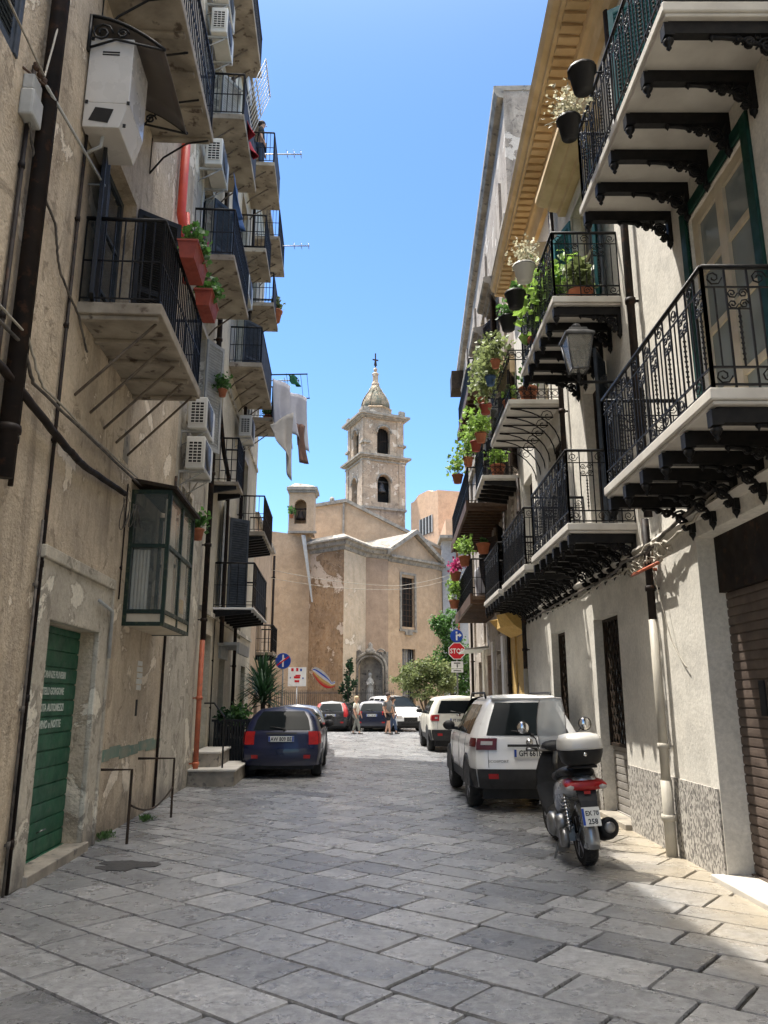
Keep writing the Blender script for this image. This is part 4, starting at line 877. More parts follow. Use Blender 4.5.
# background houses that close the side streets
for (x,y,w,d,h,m_,lb) in((-14,40,6,9,12,'stL3','peach house in the side street left of the church'),(11.5,36,7,10,13,'stR','pale house in the side street behind the weathered block')):
    o=thing('house',lb,'house',(x,y,0)); mb=MB(); mb.box(-w/2,w/2,-d/2,d/2,0,h); mb.build('wall',M[m_],o)
    mb=MB(); mb.box(-w/2-.2,w/2+.2,-d/2-.2,d/2+.2,h,h+.2); mb.build('roof',M['stone'],o)
    for zz in(1,4.5,8):
        for xx in(-1.5,1.5): mb=MB(); mb.box(xx-.5,xx+.5,-d/2-.03,-d/2+.02,zz,zz+1.8); mb.build('window',M['bluegrey'],o)
# fence before the church
o=thing('iron_fence','low grey iron fence in front of the church below the painted mural','fence',(0,43.3,0))
mb=MB(); n=60
for k in range(n):
    x=-6+6.6*k/n; mb.box(x,x+.03,-.015,.015,.5,1.95); mb.add([(x-.01,0,1.95),(x+.04,0,1.95),(x+.015,0,2.06),(x+.015,.02,1.95)],[(0,1,2),(0,2,3),(1,3,2)])
for z in(.6,1.85): mb.box(-6,.6,-.022,.022,z,z+.04)
mb.build('railings',M['greyiron'],o)
mb=MB(); mb.box(-6.1,.7,-.15,.15,-.05,.5); mb.build('plinth',M['stone'],o)
# ------------------------------------------------------------------ plants
def plant(name,label,cat,loc,pot,ps,fr,fm,n,sz,group=None,hang=False,fz=None,fx=0):
    t=thing(name,label,cat,loc,0,group); r,h=ps
    mb=MB(); mb.lathe((0,0,0),[(r*.7,0),(r*.98,h*.86),(r*1.08,h*.87),(r*1.08,h),(r*.95,h),(r*.9,h*.85)],14); mb.build('pot',M[pot],t)
    mb=MB(); cz=h+fr[2]*.7 if fz is None else fz
    mb.leaves((fx,0,cz),fr,n,sz,.15)
    for k in range(6): mb.tube([(0,0,h*.8),(U(-.4,.4)*fr[0],U(-.4,.4)*fr[1],cz*.6+h*.4),(fx+U(-.8,.8)*fr[0],U(-.8,.8)*fr[1],cz+U(-.3,.6)*fr[2])],.006,3)
    mb.build('foliage',M[fm],t)
    if hang:
        mb=MB(); mb.tube([(r*1.1*math.cos(k*PI/5),r*1.1*math.sin(k*PI/5),h*.9) for k in range(10)],.006,4,True); mb.tube([(r,0,h*.9),(r+.08,0,h*.9),(r+.08,0,h*.9+.12)],.008,4); mb.build('pot_ring',M['iron'],t)
    return t
def win_box(label,loc,rz,w,m,n,sz,petals=0,fr=None,group=None):
    t=thing('flower_box',label,'flower box',loc,rz,group); mb=MB()
    mb.loft([[V((-.08,-w/2,0)),V((.08,-w/2,0)),V((.08,w/2,0)),V((-.08,w/2,0))],[V((-.11,-w/2-.02,.2)),V((.11,-w/2-.02,.2)),V((.11,w/2+.02,.2)),V((-.11,w/2+.02,.2))],[V((-.12,-w/2-.03,.2)),V((.12,-w/2-.03,.2)),V((.12,w/2+.03,.2)),V((-.12,w/2+.03,.2))],[V((-.12,-w/2-.03,.225)),V((.12,-w/2-.03,.225)),V((.12,w/2+.03,.225)),V((-.12,w/2+.03,.225))]],True,0,False)
    mb.build('box',M[m],t); mb=MB(); fr=fr or (.18,w/2,.2); mb.leaves((.03,0,.33),fr,n,sz,.1); mb.build('foliage',M['leaf'],t)
    if petals: mb=MB(); mb.leaves((.05,0,.42),(fr[0],fr[1],.14),petals,sz*.7,.5); mb.build('flowers',M['petal'],t)
    return t
def onL(Y,z,o): return plc('L',Y,z,o)[0]
def onR(Y,z,o): return plc('R',Y,z,o)[0]
def onB(Y,z,o): return plc('B',Y,z,o)[0]
# ------------------------------------------------------------------ vehicles
def lerp(tab,x):
    if x<=tab[0][0]: return tab[0][1]
    for (a,b),(c,d) in zip(tab,tab[1:]):
        if x<=c: return b+(d-b)*(x-a)/(c-a)
    return tab[-1][1]
def smo(tab,x):
    e=.04; return (lerp(tab,x-e)+2*lerp(tab,x)+lerp(tab,x+e))/4
def car(name,label,loc,rz,c):
    t=thing(name,label,'car',loc,rz); W,H,L=c['W'],c['H'],c['L']; hw=W/2; belt=c['belt']; zs=c.get('zs',.3); paint=M[c['paint']]
    wt=c.get('w') or [(zs,.93),(zs+.12,.97),(.6,1.0),(belt-.08,.99),(belt,.965),(belt+.25,.87),(H-.13,.74),(H-.06,.66),(H-.02,.42),(H,0)]
    yr=c['yr']; yf=c.get('yf') or [(zs,L-.08),(.5,L),(.75,L-.04),(belt,L-.25),(H,L-.6)]
    top=c['top']
    def w(z): return hw*(lerp(wt,z) if z>H-.14 else smo(wt,z))
    def fw(y): return lerp([(0,.93),(.12,.975),(.35,1),(L-1.0,1),(L-.35,.94),(L-.1,.86),(L,.78)],y)
    def Z(y,z):
        tp=smo(top,y); b=min(belt,tp-.04)
        return z if z<=b and z<=belt else (b+(tp-b)*(z-b)/(H-b) if z>belt else b)
    def side(y,z,s):
        yy=y+yr_(z)*max(0,1-y/1.0)+(smo(yf,z)-L)*max(0,1-(L-y)/.9)
        return V((s*w(z)*fw(y),yy,Z(y,z)))
    def yr_(z): return smo(yr,z)
    cr=c.get('crown',.07)
    def cap(u,z): 
        return V((u*w(z)*fw(0),yr_(z)-cr*(1-u*u),Z(0,z)))
    def capf(u,z): return V((u*w(z)*fw(L),smo(yf,z)+cr*1.6*(1-u*u),Z(L,z)))
    zl=[zs,zs+.06,zs+.14,.5,.62,.75,.86,belt-.06,belt,belt+.03]+[belt+.03+(H-.14-belt-.03)*k/5 for k in range(1,6)]+[H-.09,H-.055,H-.03,H-.012,H]
    zl=sorted(set(zl)); yl=[0,.03,.08,.15,.25,.4,.6,.85]+[1+(L-2)*k/13 for k in range(14)]+[L-.8,L-.6,L-.4,L-.25,L-.12,L-.04,L]
    mb=MB(); nz=len(zl)
    for s in(-1,1):
        vs=[side(y,z,s) for y in yl for z in zl]; fs=[]
        for i in range(len(yl)-1):
            for j in range(nz-1):
                q=(i*nz+j,(i+1)*nz+j,(i+1)*nz+j+1,i*nz+j+1); fs.append(q if s>0 else q[::-1])
        mb.add(vs,fs,0,True)
    us=[-1+k/6 for k in range(13)]
    for fn,fl in((cap,0),(capf,1)):
        vs=[fn(u,z) for u in us for z in zl]; fs=[]
        for i in range(12):
            for j in range(nz-1):
                q=(i*nz+j,(i+1)*nz+j,(i+1)*nz+j+1,i*nz+j+1); fs.append(q[::-1] if fl else q)
        mb.add(vs,fs,0,True)
    ys=[side(y,zs,1) for y in yl]; mb.add([(v.x,v.y,v.z) for v in ys]+[(-v.x,v.y,v.z) for v in ys][::-1],[tuple(range(2*len(ys)))])
    body=mb.build('body',paint,t,norm=True)
    # smooth shading is kept from flags; overlays sit just outside the body
    def patch(mb,fn,u0,u1,v0,v1,off,nu=8,nv=6,taper=None):
        def f(a,b):
            u=u0+(u1-u0)*a; v=v0+(v1-v0)*b
            if taper: u=taper(u,b)
            e=.01; p=fn(u,v); du=fn(u+e,v)-fn(u-e,v); dv=fn(u,v+e)-fn(u,v-e); n=du.cross(dv)
            if n.length<1e-9: n=V((0,-1,0))
            n.normalize(); 
            cc=V((0,L*.5,.8)); 
            if n.dot(p-cc)<0: n=-n
            return p+n*off
        mb.grid(f,nu,nv)
    SR=lambda s:(lambda y,z:side(y,z,s))
    # bottom cladding
    mb=MB(); cz=c['clad']; patch(mb,cap,-1,1,zs-.01,cz,.018,10,4)
    for s in(-1,1): patch(mb,SR(s),0,c.get('cladside',.45),zs-.01,cz,.018,5,4)
    mb.build('bumper',M[c.get('bm','trim')],t)
    mb=MB(); patch(mb,capf,-1,1,zs-.01,cz-.05,.015,8,3); mb.build('bumper',M[c.get('bm','trim')],t)
    if c.get('fullclad'):
        for s in(-1,1): mb=MB(); patch(mb,SR(s),.4,L,zs-.01,zs+.16,.014,20,2); mb.build('sill_cladding',M['trim'],t)
    # glass
    mb=MB(); g0,g1,gu=c['rg']; patch(mb,cap,-gu,gu,g0,g1,.008,12,6,lambda u,b:u*(1-.0*b))
    mb.build('rear_window',M['cglass'],t)
    mb=MB(); gy=c['sg']
    for s in(-1,1):
        for (a,b) in gy: mb=MB(); patch(mb,SR(s),a,b,belt+.02,H-.16,.006,8,5); mb.build('side_window',M['cglass'],t)
    mb=MB(); y0=c['ws'][0];y1=c['ws'][1]
    mb.grid(lambda a,b:V(((-.92+1.84*b)*hw*(.72+.16*(1-a)) ,y1+(y0-y1)*a,smo(top,y1+(y0-y1)*a)+.012-.05*(2*b-1)**4)),8,10); mb.build('windscreen',M['cglass'],t)
    # lights
    for s in(-1,1):
        mb=MB(); (u0,v0,v1,sy)=c['tl']; patch(mb,cap,s*u0,s*1.0,v0,v1,.014,4,3)
        patch(mb,SR(s),0.0,sy,v0+(v1-v0)*c.get('tlt',.1),v1,.014,4,3); tl=mb.build('tail_light',M[c.get('lm','red')],t)
        if c.get('tl2'):
            (u0,u1,v0,v1)=c['tl2']; mb=MB(); patch(mb,cap,s*u0,s*u1,v0,v1,.02,3,2); mb.build('lamp_insert',M['lens'],tl)
        mb=MB(); patch(mb,cap,s*.62,s*.8,zs+.13,zs+.2,.03,3,2); mb.build('reflector',M['red'],t)
        mb=MB(); patch(mb,capf,s*.6,s*.97,.62,.76,.012,3,2); patch(mb,SR(s),L-.3,L,.62,.78,.012,3,2); mb.build('headlight',M['lens'],t)
    mb=MB(); patch(mb,capf,-.5,.5,.5,.68,.01,4,2); patch(mb,capf,-.7,.7,zs+.02,zs+.12,.02,4,2); mb.build('grille',M['black'],t)
    # plate
    pz=c['pz']; pu=c.get('pu',0); py=cap(0,pz).y-.03-.012
    mb=MB(); mb.box(pu-.26,pu+.26,py,py+.03,pz-.055,pz+.055,0); 
    pl=mb.build('number_plate',M['plate'],t)
    mb=MB(); mb.box(pu-.258,pu-.225,py-.003,py,pz-.052,pz+.052); mb.box(pu+.225,pu+.258,py-.003,py,pz-.052,pz+.052); mb.build('plate_band',M['plateb'],pl)
    mb=MB(); text(mb,c['plate'],.115,frame((pu,py-.003,pz-.04),(1,0,0),(0,0,1)),0,.001,.78,'CENTER'); mb.build('plate_text',M['ink'],pl)
    mb=MB(); patch(mb,cap,-.42,.42,pz+.085,pz+.12,.016,4,1); mb.build('tailgate_handle',M[c.get('hm','trim')],t)
    # seams
    mb=MB()
    su=c.get('seamu',.78)
    for s in(-1,1):
        mb.tube([cap(s*su,z)+V((0,-.003,0)) for z in [cz+.02+(belt-.02-cz)*k/8 for k in range(9)]],.004,4)
        for yy in c['seams']: mb.tube([side(yy,z,s)+V((s*.0,0,0)) for z in [zs+.1+(belt-zs-.1)*k/8 for k in range(9)]],.0045,4)
    mb.build('panel_gap',M['black'],t)
    # wheels
    R_=c['wr']
    for (yy) in c['wy']:
        for s in(-1,1):
            x=s*(hw-.02); mb=MB(); x0=-.215 if s>0 else 0
            mb.lathe((x,yy,R_),[(.19,-.20*s),(R_-.035,-.205*s),(R_-.008,-.18*s),(R_,-.12*s),(R_,-.08*s),(R_-.008,-.02*s),(R_-.035,.008*s),(.19,.0)],22,'x'); wh=mb.build('wheel',M['rubber'],t,norm=True)
            mb=MB(); mb.lathe((x,yy,R_),[(.02,-.01*s),(.06,.002*s),(.07,-.02*s),(.19,-.03*s),(.215,.004*s),(.215,-.05*s),(.02,-.05*s)],20,'x')
            for k in range(5):
                a=2*PI*k/5; mb.bx((x-.008*s,yy+.12*math.cos(a),R_+.12*math.sin(a)),(.02,.17,.045),(a,0,0))
            mb.build('rim',M['alloy'],wh,norm=True)
            mb=MB(); xs=s*(hw*lerp(wt,.6)*1.0+.012); n=14
            inner=[(yy+(R_+.04)*math.cos(PI*k/n),R_+(R_+.04)*math.sin(PI*k/n)) for k in range(n+1)]; outer=[(yy+(R_+.11)*math.cos(PI*k/n),R_+(R_+.10)*math.sin(PI*k/n)) for k in range(n+1)]
            for k in range(n): mb.prism([inner[k],inner[k+1],outer[k+1],outer[k]],(xs,0,0),(0,1,0),(0,0,1),(-s*.05,0,0))
            mb.prism([(yy-R_-.04,max(zs-.02,.2))]+inner[::-1][0:]+[(yy+R_+.04,max(zs-.02,.2))],(xs-.004*s,0,0),(0,1,0),(0,0,1),(-s*.02,0,0))
            mb.build('wheel_arch',M['black'] if c.get('fullclad') else M['trim'],t)
    mb=MB(); mb.box(-hw*.8,hw*.8,.15,L-.2,.17,zs+.02); mb.build('underbody',M['black'],t)
    for s in(-1,1):
        y=c['my']; p=side(y,belt+.05,s); mb=MB(); mb.ell((p.x+s*.13,p.y,belt+.09),(.11,.07,.085),10,6); mb.bx((p.x+s*.03,p.y,belt+.04),(.12,.05,.05)); mb.build('wing_mirror',M[c.get('mm','trim')],t)
    mb=MB(); pz2=H-.02; p=cap(.05,g1+.01); mb.tube([V((.04,yr_(g0+.02)-cr-.02,g0+.03)),V((-.25,yr_(g0+.06)-cr-.025,g0+.07))],.012,5); mb.lathe((.05,yr_(g0)-cr+.0,g0),[(.03,-.01),(.03,.03)],8); mb.build('rear_wiper',M['trim'],t)
    if c.get('spoiler'):
        mb=MB(); ww=w(H-.1)*.93; ye=yr_(H-.03)
        mb.prism([(0,0),(-.16,-.035),(-.15,-.065),(.02,-.06)],(-ww,ye,H-.02),(0,1,0),(0,0,1),(2*ww,0,0)); mb.build('spoiler',M[c['spoiler']],t,bev=.01)
    if c.get('rails'):
        for s in(-1,1):
            mb=MB(); xx=s*w(H-.13)*.93; mb.tube([(xx,.7,H-.06),(xx,.8,H+.02),(xx,2.3,H+.02),(xx,2.45,H-.06)],.016,6); mb.build('roof_rail',M[c['rails']],t)
    if c.get('aerial'): mb=MB(); mb.tube([(.0,.75,H),(0,.62,H+.17)],.006,4); mb.build('aerial',M['black'],t)
    if c.get('badge'):
        mb=MB(); z=c['badge']; mb.lathe((0,cap(0,z).y-.012,z),[(.055,0),(.05,.012),(.02,.014)],14,'y'); mb.build('badge',M['chrome'],t)
    return t,cap,side
suv=dict(w=[(.3,.93),(.46,.97),(.62,1.0),(.96,.985),(1.04,.95),(1.28,.82),(1.53,.66),(1.60,.56),(1.64,.36),(1.66,0)],W=1.69,H=1.66,L=4.0,belt=1.04,zs=.34,paint='pwhite',yr=[(.3,.10),(.42,.0),(.62,-.02),(.74,.04),(1.0,.06),(1.08,.10),(1.5,.33),(1.6,.40),(1.66,.52)],
  top=[(0,1.66),(1.9,1.66),(2.2,1.62),(3.05,1.12),(3.7,1.0),(4.0,.9)],clad=.60,cladside=.40,fullclad=1,rg=(1.06,1.53,.84),sg=[(.50,1.0),(1.05,1.75),(1.8,2.6)],ws=(2.15,3.0),tl=(.62,.86,1.02,.30),tlt=.25,lm='redd',tl2=(.70,.92,.93,.98),
  pz=.82,pu=.02,plate='GH 661FT',seams=(.95,1.78,2.75),wr=.34,wy=(.72,3.24),my=2.62,spoiler='pwhite',rails='black',aerial=1,badge=.97)
t_,cap,side=car('parked_car','white compact suv with a black lower bumper parked behind the scooter on the right',(2.13,11.75,0),.02,suv)
mb=MB(); text(mb,'ECOSPORT',.05,frame((-.62,cap(-.5,.71).y-.02,.69),(1,0,0),(0,0,1)),0,.002,1.2); mb.build('model_lettering',M['steel'],t_)
jeep=dict(W=1.80,H=1.68,L=4.2,belt=1.10,zs=.36,paint='pcream',yr=[(.3,.08),(.45,0),(.66,-.01),(.8,.03),(1.1,.05),(1.6,.18),(1.68,.26)],top=[(0,1.68),(2.1,1.68),(2.4,1.62),(3.0,1.16),(3.9,1.08),(4.2,.98)],
  clad=.66,cladside=.4,fullclad=1,rg=(1.14,1.52,.80),sg=[(.45,1.1),(1.16,1.85),(1.9,2.7)],ws=(2.35,2.95),tl=(.72,.92,1.10,.06),lm='red',tl2=(.78,.88,.98,1.04),pz=.94,plate='FT 098RS',seams=(1.1,1.88,2.75),wr=.35,wy=(.78,3.3),my=2.7,crown=.03,badge=1.08,rails='black',hm='pcream')
jeep['rails']=None
car('parked_car','boxy off-white off-road car with square red lamps parked on the right further up',(2.28,24.3,0),.04,jeep)
clio=dict(W=1.64,H=1.42,L=3.77,belt=.93,zs=.27,paint='pblue',yr=[(.25,.1),(.35,.0),(.58,-.01),(.66,.06),(.9,.10),(1.0,.18),(1.3,.42),(1.42,.62)],top=[(0,1.42),(1.8,1.42),(2.1,1.36),(2.9,.98),(3.5,.84),(3.77,.74)],
  clad=.58,cladside=.4,bm='pblue',rg=(.95,1.32,.80),sg=[(.6,1.2),(1.3,2.4)],ws=(2.0,2.85),tl=(.74,.66,.92,.16),lm='red',pz=.78,plate='AW 809 BE',seams=(1.25,2.5),wr=.29,wy=(.62,3.08),my=2.4,crown=.10)
car('parked_car','dark blue small hatchback parked on the left beside the planters',(-2.12,16.55,0),.035,clio)
t2=dict(clio); t2.update(paint='psilver',bm='psilver',plate='CV 512 LM',H=1.46,W=1.68)
car('parked_car','silver hatchback parked directly in front of the dark blue hatchback',(-2.50,22.6,0),.059,t2)
wag=dict(jeep); wag.update(W=1.78,H=1.46,L=4.5,belt=.95,zs=.28,paint='pgrey',bm='trim',yr=[(.25,.08),(.4,0),(.7,.02),(.95,.06),(1.35,.34),(1.46,.5)],top=[(0,1.46),(2.2,1.46),(2.6,1.38),(3.3,1.0),(4.2,.88),(4.5,.78)],clad=.52,rg=(.97,1.34,.74),sg=[(.5,1.2),(1.26,2.0),(2.1,2.9)],ws=(2.4,3.25),tl=(.80,.70,1.34,.10),tl2=None,pz=.78,plate='BZ 347 GH',wy=(.85,3.6),my=2.9,badge=None,rails=None,fullclad=0,hm='trim',wr=.31)
car('parked_car','dark grey estate car with tall red lamps parked across the street end on the left',(-2.62,38.9,0),-.10,wag)
nav=dict(wag); nav.update(paint='pnavy',bm='pnavy',tl=(.62,.80,.96,.16),L=4.1,H=1.48,plate='DK 218 NP',top=[(0,1.48),(2.0,1.48),(2.4,1.4),(3.1,1.0),(3.9,.88),(4.1,.78)],wy=(.75,3.3),clad=.45)
car('parked_car','navy car parked at the street end between the two walkers',(-.60,38.9,0),-.12,nav)
van=dict(jeep); van.update(W=1.85,H=1.72,L=4.4,belt=1.05,zs=.3,paint='pwhite',clad=.55,bm='trim',rg=(1.1,1.55,.8),top=[(0,1.72),(2.4,1.72),(2.7,1.66),(3.55,1.15),(4.2,.95),(4.4,.82)],ws=(2.6,3.5),sg=[(.4,1.1),(1.2,2.0),(2.1,3.0)],wy=(.8,3.5),my=3.0,fullclad=0,rails=None,seams=(1.1,2.0,3.1),tl2=None,plate='EM 704 KD')
car('parked_car','whitish people carrier facing down the street beside the navy car',(-.25,43.0,0),PI+.36,van)
# ------------------------------------------------------------------ scooter (local +y forward)
sc=thing('scooter','silver and black scooter with clear windshield and top box by the right wall','scooter',(2.00,8.14,.006),.06); sc.rotation_euler=(0,math.radians(-3.5),-.015)
def wheel(name,y,r,w,rot=0,mud=None,x=0):
    e=MB(); e.M=Matrix.Translation((x,y,r))@Matrix.Rotation(rot,4,'Z')
    prof=[(r-.075,-w*.42),(r-.03,-w*.5),(r-.008,-w*.3),(r,0),(r-.008,w*.3),(r-.03,w*.5),(r-.075,w*.42)]
    e.lathe((0,0,0),prof,28,'x')
    n=40
    for k in range(n):
        a=2*PI*k/n
        for s in(-1,1): e.bx((s*w*.2,(r-.004)*math.cos(a),(r-.004)*math.sin(a)),(w*.3,.012,.008),(a-PI/2,0,.5*s))
    o=e.build(name,M['rubber'],sc)
    e=MB(); e.M=Matrix.Translation((x,y,r))@Matrix.Rotation(rot,4,'Z'); e.lathe((0,0,0),[(.03,-w*.55),(.05,-w*.3),(r-.085,-w*.34),(r-.072,-w*.44),(r-.072,w*.44),(r-.085,w*.34),(.05,w*.3),(.03,w*.55)],20,'x')
    for k in range(5):
        a=2*PI*k/5
        for s in(-1,1): e.bx((s*w*.36,(r-.14)*math.cos(a),(r-.14)*math.sin(a)),(.02,.14,.035),(a,0,0))
    e.build('rim',M['alloy'],o); return o
wheel('wheel',0,.265,.145); wheel('wheel',1.38,.27,.11,.30)
def el(c,rx,rz,n=14,sq=2.4,tilt=0):
    out=[]
    for k in range(n):
        a=2*PI*k/n; ca,sa=math.cos(a),math.sin(a); f=lambda v:math.copysign(abs(v)**(2/sq),v)
        out.append(V((c[0]+rx*f(ca),c[1]+tilt*rz*f(sa),c[2]+rz*f(sa))))
    return out
# rear cowl
mb=MB(); mb.loft([el((0,-.30,.80),.07,.04),el((0,-.27,.79),.12,.07),el((0,-.15,.76),.165,.10),el((0,.1,.72),.18,.13),el((0,.35,.66),.185,.16),el((0,.55,.58),.17,.2),el((0,.68,.5),.13,.2)]); mb.build('side_cowl',M['psilver'],sc)
mb=MB(); mb.loft([el((0,-.20,.87),.11,.035),el((0,-.1,.88),.15,.05),el((0,.12,.87),.165,.06),el((0,.3,.84),.17,.06),el((0,.36,.80),.17,.06),el((0,.62,.78),.15,.06),el((0,.75,.76),.10,.05)]); mb.build('seat',M['black'],sc)
mb=MB(); mb.loft([el((0,-.335,.775),.19,.028),el((0,-.315,.775),.205,.045),el((0,-.22,.785),.20,.055),el((0,-.1,.79),.19,.05)]); tl=mb.build('tail_light',M['red'],sc)
for s in(-1,1):
    mb=MB(); mb.ell((s*.155,-.315,.765),(.05,.03,.03),8,5); mb.build('indicator',M['lens'],tl)
mb=MB(); mb.box(-.03,.03,-.335,-.325,.70,.73); mb.build('rear_reflector',M['red'],sc)
# floor, legshield, front apron
mb=MB(); mb.box(-.17,.17,.62,1.05,.27,.34); mb.loft([el((0,.6,.35),.16,.09),el((0,.85,.33),.17,.07),el((0,1.05,.36),.16,.1)]); mb.build('footboard',M['trim'],sc,bev=.02)
mb=MB(); mb.loft([el((0,1.03,.32),.17,.05,14,2.4),el((0,1.12,.45),.21,.07),el((0,1.17,.62),.235,.09),el((0,1.16,.8),.22,.1),el((0,1.13,.95),.16,.07)],True); mb.build('leg_shield',M['trim'],sc)
mb=MB(); mb.loft([el((0,1.20,.38),.06,.03),el((0,1.25,.5),.14,.09),el((0,1.29,.68),.19,.12),el((0,1.25,.86),.18,.10),el((0,1.18,.98),.12,.05)],True); mb.build('front_apron',M['psilver'],sc)
mb=MB(); mb.M=Matrix.Translation((0,1.38,.27))@Matrix.Rotation(.30,4,'Z')
rings=[]
for k in range(9):
    a=math.radians(20+150*k/8); c=V((0,.31*math.cos(a),.31*math.sin(a)))
    rings.append([c+V((x_,c.y*q,c.z*q)) for x_,q in((-.075,-.12),(-.06,.0),(0,.05),(.06,.0),(.075,-.12),(.06,-.06),(0,-.02),(-.06,-.06))])
mb.loft(rings); mb.build('front_mudguard',M['psilver'],sc)
mb=MB(); mb.tube([(-.08,1.34,.27),(-.08,1.2,.75)],.02,6); mb.tube([(.08,1.36,.27),(.08,1.22,.75)],.02,6); mb.tube([(0,1.17,.8),(0,1.02,1.02)],.03,7); mb.build('fork',M['steel'],sc)
# handlebar, mirrors
mb=MB(); mb.tube([(-.34,.84,1.06),(-.24,.92,1.04),(-.1,1.02,1.03),(.1,1.04,1.03),(.24,.98,1.04),(.34,.92,1.06)],.016,7); hb=mb.build('handlebar',M['steel'],sc)
for s in(-1,1):
    mb=MB(); y=.88 if s<0 else .95; mb.tube([(s*.23,y+.05,1.045),(s*.345,y-.02,1.06)],.024,8); mb.build('grip',M['black'],hb)
    mb=MB(); mb.tube([(s*.26,y+.06,1.05),(s*.36,y+.1,1.03)],.007,5); mb.build('brake_lever',M['steel'],hb)
    mb=MB(); mb.tube([(s*.2,y+.08,1.05),(s*.22,y+.08,1.16),(s*.31,y+.04,1.25)],.008,5); mi=mb.build('mirror_stem',M['black'],sc)
    mb=MB(); mb.M=Matrix.Translation((s*.36,y+.03,1.29))@Matrix.Rotation(s*.35,4,'Y'); mb.lathe((0,0,0),[(.04,.03),(.072,.02),(.078,0),(.07,-.008)],14,'y'); mb.build('mirror',M['black'],mi)
    mb=MB(); mb.M=Matrix.Translation((s*.36,y+.03,1.29))@Matrix.Rotation(s*.35,4,'Y'); mb.lathe((0,0,0),[(.068,-.008),(.066,-.011)],14,'y'); mb.build('mirror_glass',M['chrome'],mi)
mb=MB(); mb.loft([el((0,1.18,1.0),.13,.04),el((0,1.05,1.07),.15,.06),el((0,.95,1.06),.11,.04)]); mb.build('handlebar_cover',M['trim'],sc)
mb=MB()
def wsf(u,v):
    a=(u-.5)*1.5; r=.30-.03*v; wd=.165*(1-.35*max(0,v-.55)**1.3*2.0)*(.8+.2*min(1,v*3)); return V((math.sin(a)*wd/.68*1.0,1.10+.12*math.cos(a)-.20*v,1.02+.58*v-.05*abs(u-.5)**2*v))
mb.grid(wsf,14,12); ws_=mb.build('windshield',M['clear'],sc); mb=MB(); mb.tube([wsf(0,k/12) for k in range(13)]+[wsf(k/14,1) for k in range(1,14)]+[wsf(1,1-k/12) for k in range(13)],.006,5); mb.build('windshield_rim',M['lens'],ws_); sm_=ws_.modifiers.new('s','SOLIDIFY'); sm_.thickness=.004
# rack + top box
mb=MB()
for s in(-1,1): mb.tube([(s*.1,.05,.86),(s*.11,-.1,.93),(s*.11,-.36,.95)],.012,6)
mb.tube([(-.11,-.36,.95),(.11,-.36,.95)],.012,6); mb.tube([(-.11,-.15,.945),(.11,-.15,.945)],.012,6); mb.build('rear_rack',M['black'],sc)
mb=MB(); mb.loft([el((0,-.25,.955),.15,.15,16,3.2)]*1+[[V((p.x*k,-.25+(p.z-.955)*k*1.0,z)) for p in el((0,0,.955),.15,.13,18,3.2)] for k,z in((1.0,.955),(1.25,.99),(1.42,1.08),(1.45,1.10))][0:]) if 0 else mb.loft([[V((p.x*k,-.22+(p.z-.955)*k,z)) for p in el((0,0,.955),.15,.14,20,3.2)] for k,z in((.9,.955),(1.2,.985),(1.38,1.07),(1.42,1.105),(1.42,1.11))]); tb=mb.build('top_box',M['black'],sc)
mb=MB(); mb.loft([[V((p.x*k,-.22+(p.z-.955)*k*ky,z)) for p in el((0,0,.955),.15,.14,20,3.2)] for k,ky,z in((1.44,1,1.112),(1.44,1,1.13),(1.38,1,1.20),(1.18,1,1.245),(.7,1,1.262),(.1,1,1.264))]); mb.build('lid',M['lidgrey'],tb)
mb=MB(); mb.lathe((0,-.42,1.07),[(.018,0),(.018,-.012),(.008,-.014)],10,'y'); mb.build('lock',M['chrome'],tb)
# engine, shock, exhaust, fender, plate, stand
mb=MB(); mb.loft([[V((-.10-.07,y_,z_))  for y_,z_ in[(cy+r_*math.cos(2*PI*k/12),cz+r_*math.sin(2*PI*k/12)) for k in range(12)]] for cy,cz,r_ in((0,.265,.10),)]*1+[[V((-.24,cy+r_*math.cos(2*PI*k/12),cz+r_*math.sin(2*PI*k/12))) for k in range(12)] for cy,cz,r_ in((0,.265,.08),)]); mb.bx((-.15,.28,.30),(.13,.5,.15)); mb.lathe((-.24,.42,.34),[(.03,-.035),(.09,-.03),(.12,0),(.12,.06)],14,'x'); mb.lathe((-.20,.08,.40),[(.05,-.06),(.075,-.04),(.085,0),(.08,.05)],12,'x'); mb.build('engine',M['steel'],sc)
mb=MB()
n=60; pts=[(-.15+.032*math.cos(k*.95),-.06+.0015*k,.36+.0048*k) for k in range(n)]; mb.tube([( p[0]+0,p[1]+.032*math.sin(i*.95),p[2]) for i,p in enumerate(pts)],.007,4); mb.tube([(-.15,-.06,.32),(-.15,.03,.68)],.014,6); mb.build('shock_absorber',M['chrome'],sc)
mb=MB(); mb.tube([(.15,.35,.25),(.17,.15,.27)],.03,8); mb.loft([[V((.19+r_*math.cos(2*PI*k/16),y_,z_+r_*1.1*math.sin(2*PI*k/16))) for k in range(16)] for y_,z_,r_ in((.2,.27,.04),(.14,.28,.075),(0,.31,.09),(-.2,.36,.095),(-.26,.375,.09),(-.275,.378,.06))]); ex=mb.build('exhaust',M['black'],sc)
mb=MB(); mb.lathe((.19,-.278,.38),[(.055,.01),(.05,-.006),(.022,-.008)],14,'y'); mb.build('exhaust_cap',M['steel'],ex)
mb=MB(); rings=[]
for k in range(9):
    a=math.radians(95+95*k/8); c=V((0,.335*math.cos(a),.335*math.sin(a)+.265))
    d=V((0,math.cos(a),math.sin(a))); rings.append([c+V((x_,0,0))+d*q for x_,q in((-.08,-.05),(-.065,.0),(0,.02),(.065,.0),(.08,-.05),(.06,-.02),(0,0),(-.06,-.02))])
mb.loft(rings); mb.build('rear_mudguard',M['psilver'],sc)
